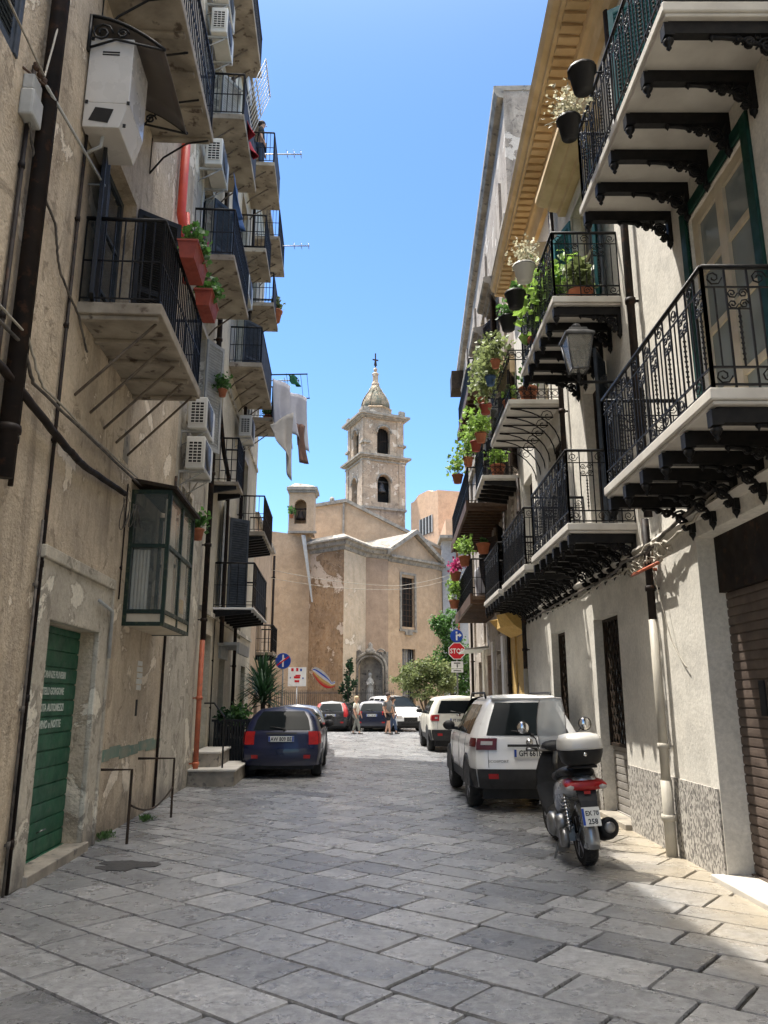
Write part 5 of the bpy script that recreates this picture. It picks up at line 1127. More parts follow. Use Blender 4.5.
mb=MB(); mb.loft([[V((x_*s,y_-.008*q,z_)) for x_,q in((-1,0),(1,0),(1,2),(-1,2))] for s,y_,z_ in((.10,-.27,.74),(.088,-.33,.64),(.075,-.365,.50),(.07,-.38,.42))],True,0,False); mb.build('plate_holder',M['trim'],sc,bev=.01)
Fp=frame((0,-.400,.42),(1,0,0),(0,.22,.975))
mb=MB(); mb.M=Fp; mb.box(-.085,.085,0,.17,0,.006); mb.M=None
Fp2=Fp@Matrix.Translation((0,0,0))
pl=mb.build('number_plate',M['plate'],sc)
mb=MB(); text(mb,'EX 70',.06,Fp@Matrix.Translation((.01,.095,.008)),0,.001,.85,'CENTER'); mb.build('plate_text',M['ink'],pl); mb=MB(); text(mb,'258',.065,Fp@Matrix.Translation((.01,.02,.008)),0,.001,.95,'CENTER'); mb.build('plate_text',M['ink'],pl)
mb=MB(); mb.M=Fp; mb.box(-.085,-.062,.01,.16,.006,.008); mb.build('plate_band',M['plateb'],pl)
mb=MB(); mb.tube([(-.12,.45,.28),(-.26,.36,.0)],.013,6); mb.bx((-.27,.36,-.01),(.06,.05,.012)); mb.build('side_stand',M['steel'],sc)
# ------------------------------------------------------------------ people
def skin_mesh(name,joints,edges,m,parent,sub=1,root=0):
    me=bpy.data.meshes.new(name); me.from_pydata([j[0] for j in joints],edges,[])
    o=bpy.data.objects.new(name,me); COL.objects.link(o); md=o.modifiers.new('s','SKIN')
    for i,j in enumerate(joints):
        sv=me.skin_vertices[0].data[i]; r=j[1]; sv.radius=(r,r) if not isinstance(r,tuple) else r; sv.use_root=(i==root)
    s2=o.modifiers.new('ss','SUBSURF'); s2.levels=sub; s2.render_levels=sub
    dg=bpy.context.evaluated_depsgraph_get(); m2=bpy.data.meshes.new_from_object(o.evaluated_get(dg)); bpy.data.objects.remove(o)
    for p in m2.polygons: p.use_smooth=True
    m2.materials.clear(); m2.materials.append(M[m]); o=bpy.data.objects.new(name,m2); COL.objects.link(o); o.parent=parent; return o
def person(label,loc,rz,h,top,bot,hair,stride=.22,short=False,longhair=False,lean=0,skirtshirt=False,arms=.12):
    t=thing('person',label,'person',loc,rz); k=h/1.75
    def P(x,y,z): return V((x*k,y*k,z*k))
    # facing +y, walking
    J=[(P(0,0,.95),(.15*k,.11*k)),(P(0,.01,1.15),(.13*k,.10*k)),(P(0,0,1.38),(.165*k,.11*k)),(P(0,.0,1.47),.06*k),(P(0,.02,1.55),.055*k),(P(0,.04,1.65),.10*k),(P(0,.035,1.71),.085*k)]
    E=[(0,1),(1,2),(2,3),(3,4),(4,5),(5,6)]
    for s in(-1,1):
        f=s*stride; b=len(J)
        J+=[(P(s*.18,0,1.40),.055*k),(P(s*.23,-f*arms*2,1.13),.045*k),(P(s*.25,-f*arms*2+.10,.90),.033*k),(P(s*.25,-f*arms*2+.14,.80),(.035*k,.02*k)),(P(s*.24,-f*arms*2+.16,.72),.012*k)]
        E+=[(2,b),(b,b+1),(b+1,b+2),(b+2,b+3),(b+3,b+4)]
        b=len(J); J+=[(P(s*.09,0,.88),.095*k),(P(s*.095,f*.5+.05,.50),.065*k),(P(s*.095,f,.10),.042*k),(P(s*.10,f+.02,.045),.04*k),(P(s*.11,f+.17,.03),.03*k)]
        E+=[(0,b),(b,b+1),(b+1,b+2),(b+2,b+3),(b+3,b+4)]
    skin_mesh('body',J,E,'skin',t)
    # shirt
    S=[(P(0,0,.88 if not skirtshirt else .84),(.185*k,.14*k)),(P(0,.01,1.12),(.165*k,.13*k)),(P(0,0,1.38),(.185*k,.13*k)),(P(0,0,1.46),.075*k)]; SE=[(0,1),(1,2),(2,3)]
    for s in(-1,1): f=s*stride; b=len(S); S+=[(P(s*.185,0,1.40),.075*k),(P(s*.22,-f*arms*1.6,1.17),.066*k)]; SE+=[(2,b),(b,b+1)]
    skin_mesh('shirt',S,SE,top,t)
    Tt=[(P(0,0,.93),(.165*k,.125*k))]; TE=[]
    for s in(-1,1):
        f=s*stride; b=len(Tt); Tt+=[(P(s*.09,0,.84),.112*k),(P(s*.095,f*.5+.05,.52 if not short else .55),.088*k if short else .082*k)]; TE+=[(0,b),(b,b+1)]
        if not short: Tt+=[(P(s*.095,f,.13),.062*k)]; TE+=[(b+1,b+2)]
    skin_mesh('shorts' if short else 'trousers',Tt,TE,bot,t)
    mb=MB(); mb.ell(P(0,.01,1.70),(.105*k,.115*k,.10*k),12,8)
    if longhair: mb.ell(P(0,-.04,1.58),(.10*k,.07*k,.14*k),10,6)
    mb.build('hair',M[hair],t)
    mb=MB()
    for s in(-1,1): f=s*stride; mb.loft([el(P(s*.10,f-.07,.045),.04*k,.035*k),el(P(s*.105,f+.05,.04),.048*k,.038*k),el(P(s*.11,f+.19,.03),.035*k,.025*k)])
    mb.build('shoes',M['shoe'],t)
    mb=MB()
    for s in(-1,1): mb.ell(P(s*.035,.128,1.665),(.012*k,.006*k,.007*k),6,4)
    mb.ell(P(0,.145,1.635),(.014*k,.018*k,.02*k),6,4); mb.build('face',M['skin'],t)
    return t
person('fair haired woman in a loose cream top and grey trousers walking across the sunlit end',(-1.27,36.4,0),-1.9,1.66,'shirtw','trg','hairb',.2,longhair=True,skirtshirt=True)
person('man in a grey t-shirt and black shorts walking across the street end',(.17,36.3,0),-2.3,1.80,'shirtg','shb','haird',.2,short=True)
person('walker in blue jeans half hidden beyond the man in the grey t-shirt',(.40,36.9,0),-1.8,1.62,'shirtg','jean','haird',.2,longhair=True)
mn=person('person in dark clothes standing at the railing of the high balcony on the left',tuple(onL(18.7,15.87,.38)),-1.4,1.7,'shb','jean','haird',.02)
# ------------------------------------------------------------------ street furniture
def hoop(label,Y,h,o):
    p,rz=plc('L',Y,0,0); t=thing('handrail',label,'handrail',p,rz,None); mb=MB(); mb.tube([(0,0,h),(o,0,h),(o,0,-.02)],.017,6,sm=False); mb.build('rail',M['ironr'],t); return t
hoop('rusty bent handrail nearer the green shutter with a chain end',9.27,.80,.42); hoop('rusty bent handrail nearer the orange downpipe holding the other chain end',11.25,.78,.50)
a=onL(9.27,.42,.42); b=onL(11.25,.40,.50); mb=MB(); pts=[a.lerp(b,k/14)-V((0,0,.16*math.sin(PI*k/14))) for k in range(15)]; mb.tube(pts,.012,5); mb.build('chain',M['ironr'],label='sagging chain hung between the two rusty handrails',cat='chain')
for (x,y,lb) in((-3.24,9.6,'small weed clump at the wall foot beside the nearer handrail'),(-3.18,10.95,'small weed clump at the wall foot between the handrails')):
    mb=MB(); 
    for _ in range(150):
        a=U(0,6.28); r=U(0,.17); mb.leaf((x+r*.6*math.cos(a),y+r*math.sin(a),U(0,.05)),U(.03,.08),(U(-.8,.8),U(-.8,.8),U(.3,1)),.14)
    mb.build('weed',M['grassm'],label=lb,cat='weed')
t=thing('steps','two worn stone steps with a thin black handrail at the cream building door','steps',onL(15.4,0,0),TL)
mb=MB(); mb.box(0,.86,-.35,1.6,-.02,.27); mb.build('lower_step',M['stone'],t,bev=.015); mb=MB(); mb.box(0,.50,.1,1.6,.30,.56); mb.build('upper_step',M['stone'],t,bev=.015)
mb=MB(); mb.box(0,.90,-.39,1.62,.27,.31); mb.box(0,.53,.06,1.62,.56,.60); mb.build('tread',M['marble'],t,bev=.008)
mb=MB(); mb.tube([(.60,-.1,.3),(.60,-.1,1.25),(.30,.5,1.5),(.1,.5,1.5)],.017,6,sm=False); mb.build('handrail',M['black'],t)
t=thing('terrace_screen','black slatted screen around the terrace planters left of the dark blue hatchback','screen',onL(17.3,0,0),TL)
mb=MB()
for k in range(12): mb.box(.10+k*.062,.145+k*.062,-.02,.02,.05,1.15)
for k in range(30): mb.box(.80,.84,.05+k*.085,.11+k*.085,.05,1.15)
for z in(.1,1.1): mb.box(.05,.86,-.03,.03,z,z+.05); mb.box(.79,.85,0,2.7,z,z+.05)
mb.build('slats',M['black'],t)
mb=MB(); mb.box(.1,.78,.1,2.6,.02,.75); mb.build('planter_box',M['black'],t)
k=0
for (Y,o,s_,fm,lb) in((17.45,.3,.22,'leafd','spiky dark plant at the near end of the black screen'),(18.1,.55,.28,'leaf','bushy green plant in the middle of the black screen'),(18.9,.4,.3,'leafd','dark shrub at the far end of the black screen')):
    p=onL(Y,.76,o); plant('potted_plant',lb,'plant',p,'black',(.13,.24),(s_,s_,s_*1.1),fm,160,.11)
def yucca(label,p,h,n,L_):
    t=thing('yucca',label,'plant',p); mb=MB(); mb.lathe((0,0,0),[(.2,0),(.27,.42),(.3,.42),(.3,.48),(.2,.47)],14); mb.build('pot',M['terra'],t)
    mb=MB(); mb.tube([(0,0,.4),(.03,.0,h*.6),(0,.03,h)],.05,7); mb.build('trunk',M['trunk'],t)
    mb=MB()
    for k in range(n):
        a=U(0,6.28); e=U(-.35,1.4); d=V((math.cos(a)*math.cos(e),math.sin(a)*math.cos(e),math.sin(e))); q=V((0,0,h-U(0,.35))); l=L_*U(.7,1.1); sdv=d.cross(V((0,0,1))).normalized()*.022
        pts=[q,q+d*l*.4,q+d*l*.8-V((0,0,.06*l)),q+d*l-V((0,0,.16*l))]
        mb.add([pts[0]-sdv,pts[0]+sdv,pts[1]+sdv*1.3,pts[1]-sdv*1.3,pts[2]+sdv*.8,pts[2]-sdv*.8,pts[3]],[(0,1,2,3),(3,2,4,5),(5,4,6)])
    mb.build('foliage',M['leafd'],t)
yucca('tall potted yucca with long sword leaves, nearer of two behind the blue hatchback',(-3.15,20.6,0),1.75,150,.95); yucca('potted yucca with long sword leaves close to the round blue sign',(-3.5,22.6,0),2.15,160,1.05)
# signs
t=thing('traffic_sign','round blue sign with a white figure and a red slash above the yucca','sign',(-3.87,30,0)); mb=MB(); mb.tube([(0,.04,0),(0,.04,3.25)],.03,8); mb.build('pole',M['steel'],t)
mb=MB(); mb.lathe((0,0,2.98),[(.30,.012),(.30,0),(.29,-.006)],28,'y',sm=False); d=mb.build('disc',M['signblue'],t)
mb=MB(); F=frame((0,-.008,2.98),(1,0,0),(0,0,1)); mb.M=F
mb.prism([(-.03,-.22),(.03,-.22),(.03,.0),(.10,.08),(.06,.12),(.03,.1),(.03,.24),(-.03,.24),(-.03,.06),(-.13,-.04),(-.09,-.09),(-.03,-.04)],(0,0,0),(1,0,0),(0,1,0),(0,0,.003)); mb.build('symbol',M['signwhite'],d)
mb=MB(); mb.M=F; mb.bx((0,0,.005),(.56,.055,.003),(0,0,.62)); mb.build('slash',M['signred'],d)
t=thing('notice_board','white notice board with rows of coloured marks on a post beyond the round blue sign','sign',(-3.65,33,0)); mb=MB(); mb.tube([(0,.04,0),(0,.04,2.1)],.03,8); mb.build('pole',M['steel'],t)
mb=MB(); mb.box(-.38,.38,0,.03,2.08,2.86); d=mb.build('board',M['signwhite'],t)
mb=MB(); mb.M=frame((0,-.004,2.1),(1,0,0),(0,0,1))
for k,(x,y,w_,h_) in enumerate(((-.2,.6,.1,.12),(0,.6,.09,.13),(.04,.4,.22,.05),(0,.3,.26,.09),(.0,.14,.2,.09))): mb.box(x-w_/2,x+w_/2,y,y+h_,0,.003)
mb.build('print',M['signred'],d)
mb=MB(); mb.M=frame((0,-.004,2.1),(1,0,0),(0,0,1)); mb.box(.12,.2,.6,.7,0,.003); mb.box(-.3,-.26,.3,.36,0,.003); mb.box(.22,.28,.28,.34,0,.003); mb.build('print',M['signblue'],d)
t=thing('traffic_sign','pole with a red stop sign between a round blue sign and a small white plate','sign',(2.71,29,0)); mb=MB(); mb.tube([(0,.04,0),(0,.04,4.05)],.03,8); mb.build('pole',M['steel'],t)
mb=MB(); oc=[(.335*math.cos(PI/8+k*PI/4),.335*math.sin(PI/8+k*PI/4)) for k in range(8)]; mb.prism(oc,(0,0,3.30),(1,0,0),(0,0,1),(0,.01,0)); d=mb.build('sign_plate',M['signwhite'],t)
mb=MB(); mb.prism([(p[0]*.91,p[1]*.91) for p in oc],(0,-.003,3.30),(1,0,0),(0,0,1),(0,.003,0)); mb.build('red_field',M['signred'],d)
mb=MB(); text(mb,'STOP',.25,frame((0,-.006,3.215),(1,0,0),(0,0,1)),0,.002,.85,'CENTER'); mb.build('lettering',M['signwhite'],d)
mb=MB(); mb.lathe((0,0,3.85),[(.24,.012),(.24,0),(.235,-.004)],24,'y',sm=False); d=mb.build('disc',M['signblue'],t)
mb=MB(); mb.M=frame((0,-.006,3.85),(1,0,0),(0,0,1)); mb.prism([(-.03,-.16),(.03,-.16),(.03,.0),(.1,-.0),(.1,-.05),(.19,.03),(.1,.11),(.1,.06),(-.03,.06)],(0,0,0),(1,0,0),(0,1,0),(0,0,.003)); mb.box(-.03,.03,.09,.17,0,.003); mb.build('arrow',M['signwhite'],d)
mb=MB(); mb.box(-.22,.22,0,.01,2.66,2.92); mb.box(-.22,.22,0,.01,2.52,2.64); d=mb.build('small_plate',M['signwhite'],t)
mb=MB(); mb.box(-.12,.12,-.003,0,2.84,2.875); mb.box(-.02,.02,-.003,0,2.70,2.82); mb.box(-.14,.14,-.003,0,2.565,2.595); mb.build('print',M['ink'],d)
# lantern
lp=onR(9.1,5.5,0); t=thing('street_lantern','old glass lantern on a scrolled iron arm between the two balcony rows on the right','street lamp',lp,PI)
mb=MB(); mb.tube([(0,0,0),(.62,0,0)],.02,7); mb.tube([(0,0,-.28),(.12,0,-.2),(.3,0,-.04)],.012,5); mb.lathe((0,0,0),[(.07,0),(.06,.02),(.02,.03)],10,'x'); spiral(mb,(.14,0,-.08),.07,(1,0,0),.008,12,1.5); spiral(mb,(.30,0,.06),.05,(1,0,0),.008,12,1.5,-1); mb.tube([(.62,0,0),(.62,0,.12)],.025,7); mb.build('arm',M['iron'],t)
def sq(r,z): return [V((.62+r*x,r*y,z)) for x,y in((-1,-1),(1,-1),(1,1),(-1,1))]
mb=MB(); mb.loft([sq(.095,.16),sq(.16,.58)],True,0,False); ln=mb.build('lamp_glass',M['lampglass'],t)
mb=MB()
for a_,b_ in zip(sq(.10,.15),sq(.165,.59)): mb.tube([a_,b_],.013,4)
for r_,z_ in((.10,.15),(.165,.59)): mb.tube(sq(r_,z_),.016,4,True)
mb.loft([sq(.19,.59),sq(.185,.62),sq(.12,.67),sq(.11,.71),sq(.05,.73)],True,0,False); mb.lathe((.62,0,.72),[(.05,0),(.07,.03),(.05,.07),(.01,.09)],10); mb.tube([(.62,0,.12),(.62,0,.3)],.02,6); mb.lathe((.62,0,.28),[(.02,0),(.05,.05),(.05,.12),(.01,.16)],8); mb.build('lamp_frame',M['greyiron'],t)
# AC units
def ac(label,side,Y,z,o=.12,d=.32,w=.85,h=.58,first=None):
    p,rz=plc(side,Y,z,0); s=SG[side]
    if first: return dup(first,p,rz,label)
    t=thing('air_conditioner',label,'air conditioner',p,rz,None); mb=MB(); mb.box(o,o+d,-w/2,w/2,0,h); b=mb.build('casing',M['ac'],t,bev=.02)
    mb=MB(); mb.box(o+d,o+d+.006,-.36,.18,.05,h-.05)
    mb.lathe((o+d+.006,-.09,h/2),[(.23,0),(.22,.014),(.05,.016)],20,'x'); mb.build('fan_grille',M['greyiron'],t)
    mb=MB(); mb.box(o+.05,o+d-.05,-w/2-.006,-w/2,.10,h-.10); mb.build('side_grille',M['dark'],t)
    mb=MB()
    for k in range(8): mb.box(o+.05,o+d-.05,-w/2-.014,-w/2-.004,.10+k*(h-.2)/7-.008,.10+k*(h-.2)/7+.008)
    for k in range(4): mb.box(o+.05+k*(d-.1)/3-.006,o+.05+k*(d-.1)/3+.006,-w/2-.016,-w/2-.004,.10,h-.10)
    mb.build('side_fins',M['ac'],t)
    for y in(-w/2+.12,w/2-.12): mb=MB(); mb.box(0,o+d,y-.02,y+.02,-.04,-.003); mb.tube([(.0,y,-.28),(o+d-.05,y,-.04)],.012,4); mb.box(-.005,.01,y-.02,y+.02,-.3,.0); mb.build('bracket',M['greyw'],t)
    mb=MB(); mb.tube([(o+.1,w/2,.15),(o+.1,w/2+.1,.1),(.03,w/2+.15,-.2),(.02,w/2+.15,-1.2)],.015,5); mb.build('hose',M['cablel'],t); return t
a1=ac('lower of two air conditioners stacked on the wall above the glazed bay','L',12.95,5.40)
for lb,Y,z in(('upper of two air conditioners stacked on the wall above the glazed bay',12.95,6.12),('air conditioner under the high balcony beside the red pipe',13.0,11.42),('lower of the two air conditioners near the top of the left houses',12.75,14.2),('upper of the two air conditioners near the top of the left houses',12.75,14.98),('air conditioner below the second balcony column of the cream block',17.6,11.3),('air conditioner half hidden above the trellis of the cream block',19.3,8.2)): ac(lb,'L',Y,z,first=a1)
# cabinet and canopy
p,rz=plc('L',7.15,7.4,0); t=thing('metal_cabinet','large off-white metal cabinet hung high on the brown wall under a curved canopy','cabinet',p,rz)
mb=MB(); mb.box(.02,.48,-.30,.30,.30,1.12); mb.prism([(.02,0),(.40,-.0),(.48,.30),(.02,.30)],(0,-.30,0),(1,0,0),(0,0,1),(0,.6,0)); mb.build('casing',M['cab'],t,bev=.008)
mb=MB(); mb.box(.16,.34,-.306,-.30,.93,.945); mb.box(.16,.34,-.306,-.30,.90,.912); mb.build('vent_slits',M['dark'],t); mb=MB(); mb.prism([(.08,.08),(.28,.05),(.33,.22),(.14,.24)],(0,-.302,0),(1,0,0),(0,0,1),(0,-.003,0)); mb.build('vent_slot',M['dark'],t)
mb=MB()
for x,z in((.03,.30),(.46,.30),(.03,1.1),(.44,.02)): mb.box(x,x+.03,-.31,-.30,z-.02,z+.02)
mb.build('clip',M['black'],t)
mb=MB(); mb.tube([(.20,-.15,.1),(.18,-.15,-.12),(.05,-.15,-.2)],.02,6); mb.build('pipe',M['greyw'],t); mb=MB(); mb.tube([(.14,0,1.1),(.14,0,1.26),(.0,0,1.34)],.055,10); mb.build('pipe',M['greyw'],t)
p,rz=plc('L',7.45,8.4,0); t=thing('door_canopy','curved smoky plastic canopy on black scrolled brackets above the metal cabinet','canopy',p,rz)
mb=MB(); mb.grid(lambda u,v:V((.82*u,-.62+1.24*v,.36-.40*u**1.8)),10,4); o=mb.build('canopy_sheet',glassm('smoky_plastic',(.10,.085,.075),.3,.5,.82),t); q=o.modifiers.new('s','SOLIDIFY'); q.thickness=.008
for y in(-.63,.63):
    mb=MB(); mb.tube([(.82*k/8,y,.37-.40*(k/8)**1.8) for k in range(9)],.02,5); mb.tube([(0,y,-.05),(.3,y,.08),(.8,y,-.03)],.014,5); mb.tube([(.01,y,.38),(.01,y,-.08)],.025,5); spiral(mb,(.14,y,.16),.12,(1,0,0),.014,14,1.6); spiral(mb,(.36,y,.16),.07,(1,0,0),.012,12,1.5); mb.build('bracket',M['black'],t)
# junction box, pole arm and cables
p,rz=plc('L',5.62,6.4,0); t=thing('junction_box','grey plastic junction box with insulators beside the dark drainpipe','junction box',p,rz)
mb=MB(); mb.box(.0,.12,-.11,.11,0,.26); mb.build('casing',M['greyiron'] if 0 else M['greyw'],t,bev=.02); mb=MB(); mb.box(.0,.10,-.09,.09,.27,.42); mb.build('upper_box',M['greyw'],t,bev=.015)
mb=MB()
for y in(-.08,.0,.09): mb.lathe((.10,y,.46),[(.015,0),(.03,.02),(.02,.04),(.03,.06),(.01,.08)],8)
mb.tube([(.0,-.12,.45),(.14,.14,.46)],.012,5); mb.build('insulator',M['brown'],t)
mb=MB(); mb.tube([onL(5.64,6.79,.16),onL(7.28,7.01,.16)],.014,6); mb.tube([onL(7.25,7.0,.0),onL(7.25,7.0,.18)],.01,5); mb.build('conduit_arm',M['greyw'],label='thin grey rod slanting from the junction box towards the cabinet',cat='rod')
def cable(label,pts,r,m='cable',sag=0,wob=0,cat='cable',seg=10):
    mb=MB(); out=[]
    for a,b in zip(pts,pts[1:]):
        a,b=V(a),V(b)
        for k in range(seg): u=k/seg; out.append(a.lerp(b,u)-V((0,0,sag*4*u*(1-u)))+V((U(-wob,wob),U(-wob,wob),U(-wob,wob))))
    out.append(V(pts[-1])); mb.tube(out,r,6); return mb.build('cable',M[m],label=label,cat=cat)
cable('thick black cable clamped across the brown wall',[onL(2.5,4.05,.08),onL(5.6,4.12,.1),onL(7.2,3.98,.09),onL(7.6,3.96,.08),onL(9.35,4.10,.06)],.038,'bronzep',0,.006)
cable('pair of thin cables above the thick black cable',[onL(2.5,4.4,.10),onL(5.9,4.45,.12),onL(6.2,4.25,.1),onL(9.8,4.38,.08),onL(12.2,4.6,.1)],.016,'cable',.01,.006)
cable('second pale cable along the brown wall',[onL(2.5,4.5,.12),onL(5.9,4.55,.14),onL(6.4,4.3,.1),onL(9.8,4.44,.08)],.011,'cablel',.02,.006)
cable('pale wire crossing the top left corner',[onL(3.4,6.6,.3),onL(5.6,6.85,.15),onL(6.0,8.4,.1),onL(6.3,10,.1)],.009,'cablel',.02,.002)
cable('black cable looping down from the junction box beside the drainpipe',[onL(5.62,6.4,.06),onL(5.9,6.1,.05),onL(6.4,5.95,.05),onL(6.6,5.6,.05),onL(7.25,5.45,.04),onL(7.6,5.2,.04)],.012,'cable',.02,.004)
for i in range(5): 
    Y=9.35+.13*i; mb=MB(); c0=onL(Y,4.0,.05); pts=[onL(Y+.1*math.sin(k*.7+i),4.05-.42*math.sin(PI*k/10)*(1-.1*i),.05+.02*i) for k in range(11)]; mb.tube(pts,.006,4); mb.build('cable',M['cable'],label=['leftmost','second','middle','fourth','rightmost'][i]+' loop of thin wire from the left at the end of the thick cable',cat='cable',group='wire loops at the end of the thick cable')
cable('bundle of cables following the top of the white ground floor on the right',[onR(16.5,3.2,.06),onR(12.5,3.22,.06),onR(10.4,3.2,.06),onR(9.4,3.25,.12),onR(8.6,3.2,.14),onR(8.0,3.3,.12),onR(6.8,3.5,.05),onR(4,3.55,.06)],.022,'cable',.01,.012)
cable('second pale cable twisted with the bundle on the right wall',[onR(14.5,3.15,.06),onR(10.2,3.16,.06),onR(9.2,3.15,.12),onR(8.4,3.28,.16),onR(7.9,3.2,.12),onR(6.8,3.42,.05)],.016,'cablel',.02,.018)
mb=MB()
for i in range(9):
    Y0=8.2+.13*i; pts=[onR(Y0+.22*math.sin(k*.5+i),3.22-.12*abs(math.sin(k*.9+i*2))-.03*(i%3),.10+.05*math.cos(k+i)) for k in range(12)]; mb.tube(pts,.010,5)
mb.build('cable_knot',M['cablel'],label='tangled knot of pale cables around the downpipe top on the right wall',cat='cable')
mb=MB(); mb.tube([onR(8.2,3.02,.14),onR(9.1,3.02,.14)],.02,5); mb.tube([onR(8.65,3.02,.0),onR(8.65,3.02,.16)],.02,5); mb.build('cable_bracket',M['orangep'],label='rusty iron cable bracket under the cable knot on the right',cat='bracket')
cable('thin wire dangling down beside the white downpipe',[onR(8.5,3.0,.1),onR(8.25,2.2,.05),onR(7.95,1.9,.03)],.006,'cablel',.02)
cable('pale rope strung across the street end, upper of two',[(-4.3,29,6.35),(.5,33,6.3),(3.4,30,6.6)],.010,'cablel',.12); cable('pale rope strung across the street end, lower of two',[(-4.5,30,6.2),(.5,33,6.15),(3.4,30.5,6.5)],.009,'cablel',.15)
# bent overflow pipe red, upper left
t=thing('red_pipe','bright red plastic waste pipe bending against the upper left wall','pipe',(0,0,0)); mb=MB(); mb.tube([onL(11.1,11.6,.1),onL(11.1,9.3,.1),onL(11.2,9.0,.16),onL(11.35,8.6,.22),onL(11.35,8.2,.22)],.075,10); mb.tube([onL(11.5,9.6,.1),onL(11.5,9.1,.14),onL(11.36,8.75,.2)],.05,8); mb.build('tube',M['redp'],t)
# laundry
def sheet(name,label,m,a,b,drop,thick=.01,pin=None,cat='laundry'):
    mb=MB(); a,b=V(a),V(b); ph=U(0,6)
    def f(u,v):
        w=(1-.25*v) ; p=a.lerp(b,.5+(u-.5)*w); return p+V((.10*math.sin(u*9+ph)*v+.12*v*v,.06*math.sin(u*7+v*3),-drop(u)*v))
    mb.grid(f,20,12); o=mb.build(name,M[m],label=label,cat=cat); q=o.modifiers.new('s','SOLIDIFY'); q.thickness=thick; return o
bp=[onL(20.6,10.35,.8),onL(20.6,10.35,1.75)]
mb=MB(); mb.tube([onL(20.1,10.45,.7),onL(20.1,10.5,1.8)],.02,5); mb.tube([onL(21.9,10.45,.7),onL(21.9,10.5,1.8)],.02,5); mb.tube([onL(20.1,10.5,1.2),onL(21.9,10.5,1.2)],.008,4); mb.tube([onL(20.1,10.5,1.6),onL(21.9,10.5,1.6)],.008,4); mb.tube([onL(20.1,10.5,1.78),onL(21.9,10.5,1.78)],.008,4); mb.build('clothes_rack',M['ironr'],label='iron rack of washing lines sticking out from the cream block',cat='clothes rack')
sheet('bed_sheet','long grey-white sheet hanging from the washing rack','cloth1',onL(20.4,10.48,.80),onL(20.9,10.48,1.25),lambda u:1.7+.3*u)
sheet('bed_sheet','white sheet blown outwards on the outer washing line','cloth1',onL(21.3,10.48,1.15),onL(21.8,10.48,1.7),lambda u:1.3+.5*u)
sheet('cloth','small dark green cloth on the outer end of the washing rack','clothg',onL(20.1,10.5,1.25),onL(20.3,10.48,1.5),lambda u:.3)
sheet('cloth','beige triangular cloth hanging lowest from the balcony rail','cloth2',onL(20.2,9.0,.78),onL(20.5,9.5,1.4),lambda u:.25+1.75*u)
sheet('cloth','brown trousers hanging beside the beige cloth','cloth3',onL(21.4,9.5,1.45),onL(21.6,9.5,1.68),lambda u:1.2)
sheet('cloth','red cloth hanging on the high balcony of the grey house','clothr',onL(13.3,13.3,.7),onL(14.4,13.3,.7),lambda u:.45); sheet('cloth','blue cloth hanging above the second balcony','clothb',onL(13.3,11.8,.55),onL(13.9,11.8,.55),lambda u:1.0)
t=thing('drying_rack','white wire drying rack leaning out of the high balcony','drying rack',onL(13.2,13.75,.85),TL,rot=(0,.35,TL)); mb=MB()
for k in range(9): mb.tube([(0,k*.13,-.3),(.0,k*.13,.75)],.012,4)
for z in(-.3,.22,.75): mb.tube([(0,0,z),(0,1.04,z)],.014,4)
mb.build('wires',M['whitep'],t)
# antennas
for lb,Y,z,w_ in(('thin tv aerial above the man on the balcony',20.4,17.85,1.5),('small tv aerial beside the washing rack',22.3,11.2,1.5),('branching tv aerial on the far balcony of the cream block',22.6,16.1,1.7)):
    mb=MB(); p=onL(Y,z,-.05); mb.tube([p,p+V((w_,0,0))],.018,4); mb.tube([p,p-V((0,0,.5))],.018,4)
    for k in range(3): q=p+V((w_*(.70+.14*k),0,0)); mb.tube([q-V((0,.2,.0)),q+V((0,.2,.0))],.008,4); mb.tube([q-V((0,0,.10)),q+V((0,0,.10))],.007,4)
    mb.build('tv_aerial',M['steel'],label=lb,cat='aerial')
mb=MB(); mb.lathe(onL(14.7,15.0,.45),[(.02,0),(.12,.02),(.24,.08),(.3,.14)],14,'x'); mb.tube([onL(14.7,15.0,.0),onL(14.7,15.0,.45)],.02,5); mb.build('satellite_dish',M['whitep'],label='small white satellite dish on the high left balcony',cat='satellite dish')
# ------------------------------------------------------------------ flower boxes and pots
win_box('long red flower box with leafy plants on the nearer left balcony, closer to the camera',onL(8.15,6.52,.97),TL,.62,'terrad',330,.085,26,(.17,.40,.20)); win_box('red flower box with drooping plants on the nearer left balcony, farther from the camera',onL(9.15,6.50,.97),TL,.5,'terrad',240,.085,0,(.16,.3,.20))
plant('potted_plant','small pot with trailing geranium on the wall above the far end of the glazed bay','plant',onL(12.0,4.05,.5),'terra',(.10,.18),(.2,.25,.2),'leaf',130,.09)
plant('potted_plant','geranium in a wall bracket against the dark slanting pipe','plant',onL(14.6,7.55,.35),'terra',(.09,.15),(.22,.3,.22),'leaf',130,.09)
plant('potted_plant','small terracotta plant on the balcony below the washing rack','plant',onL(21.5,9.5,.6),'terra',(.14,.24),(.2,.2,.2),'leaf',100,.1)
plant('potted_plant','terracotta plant on the rail of the highest far balcony','plant',onL(21.0,12.55,.75),'terra',(.2,.35),(.25,.3,.3),'leafo',140,.12)
plant('potted_plant','little pot plant on the turret wall beside the church bell','plant',V((-5.5,44.5,12.0)),'terra',(.12,.2),(.3,.3,.35),'leaf',90,.14)
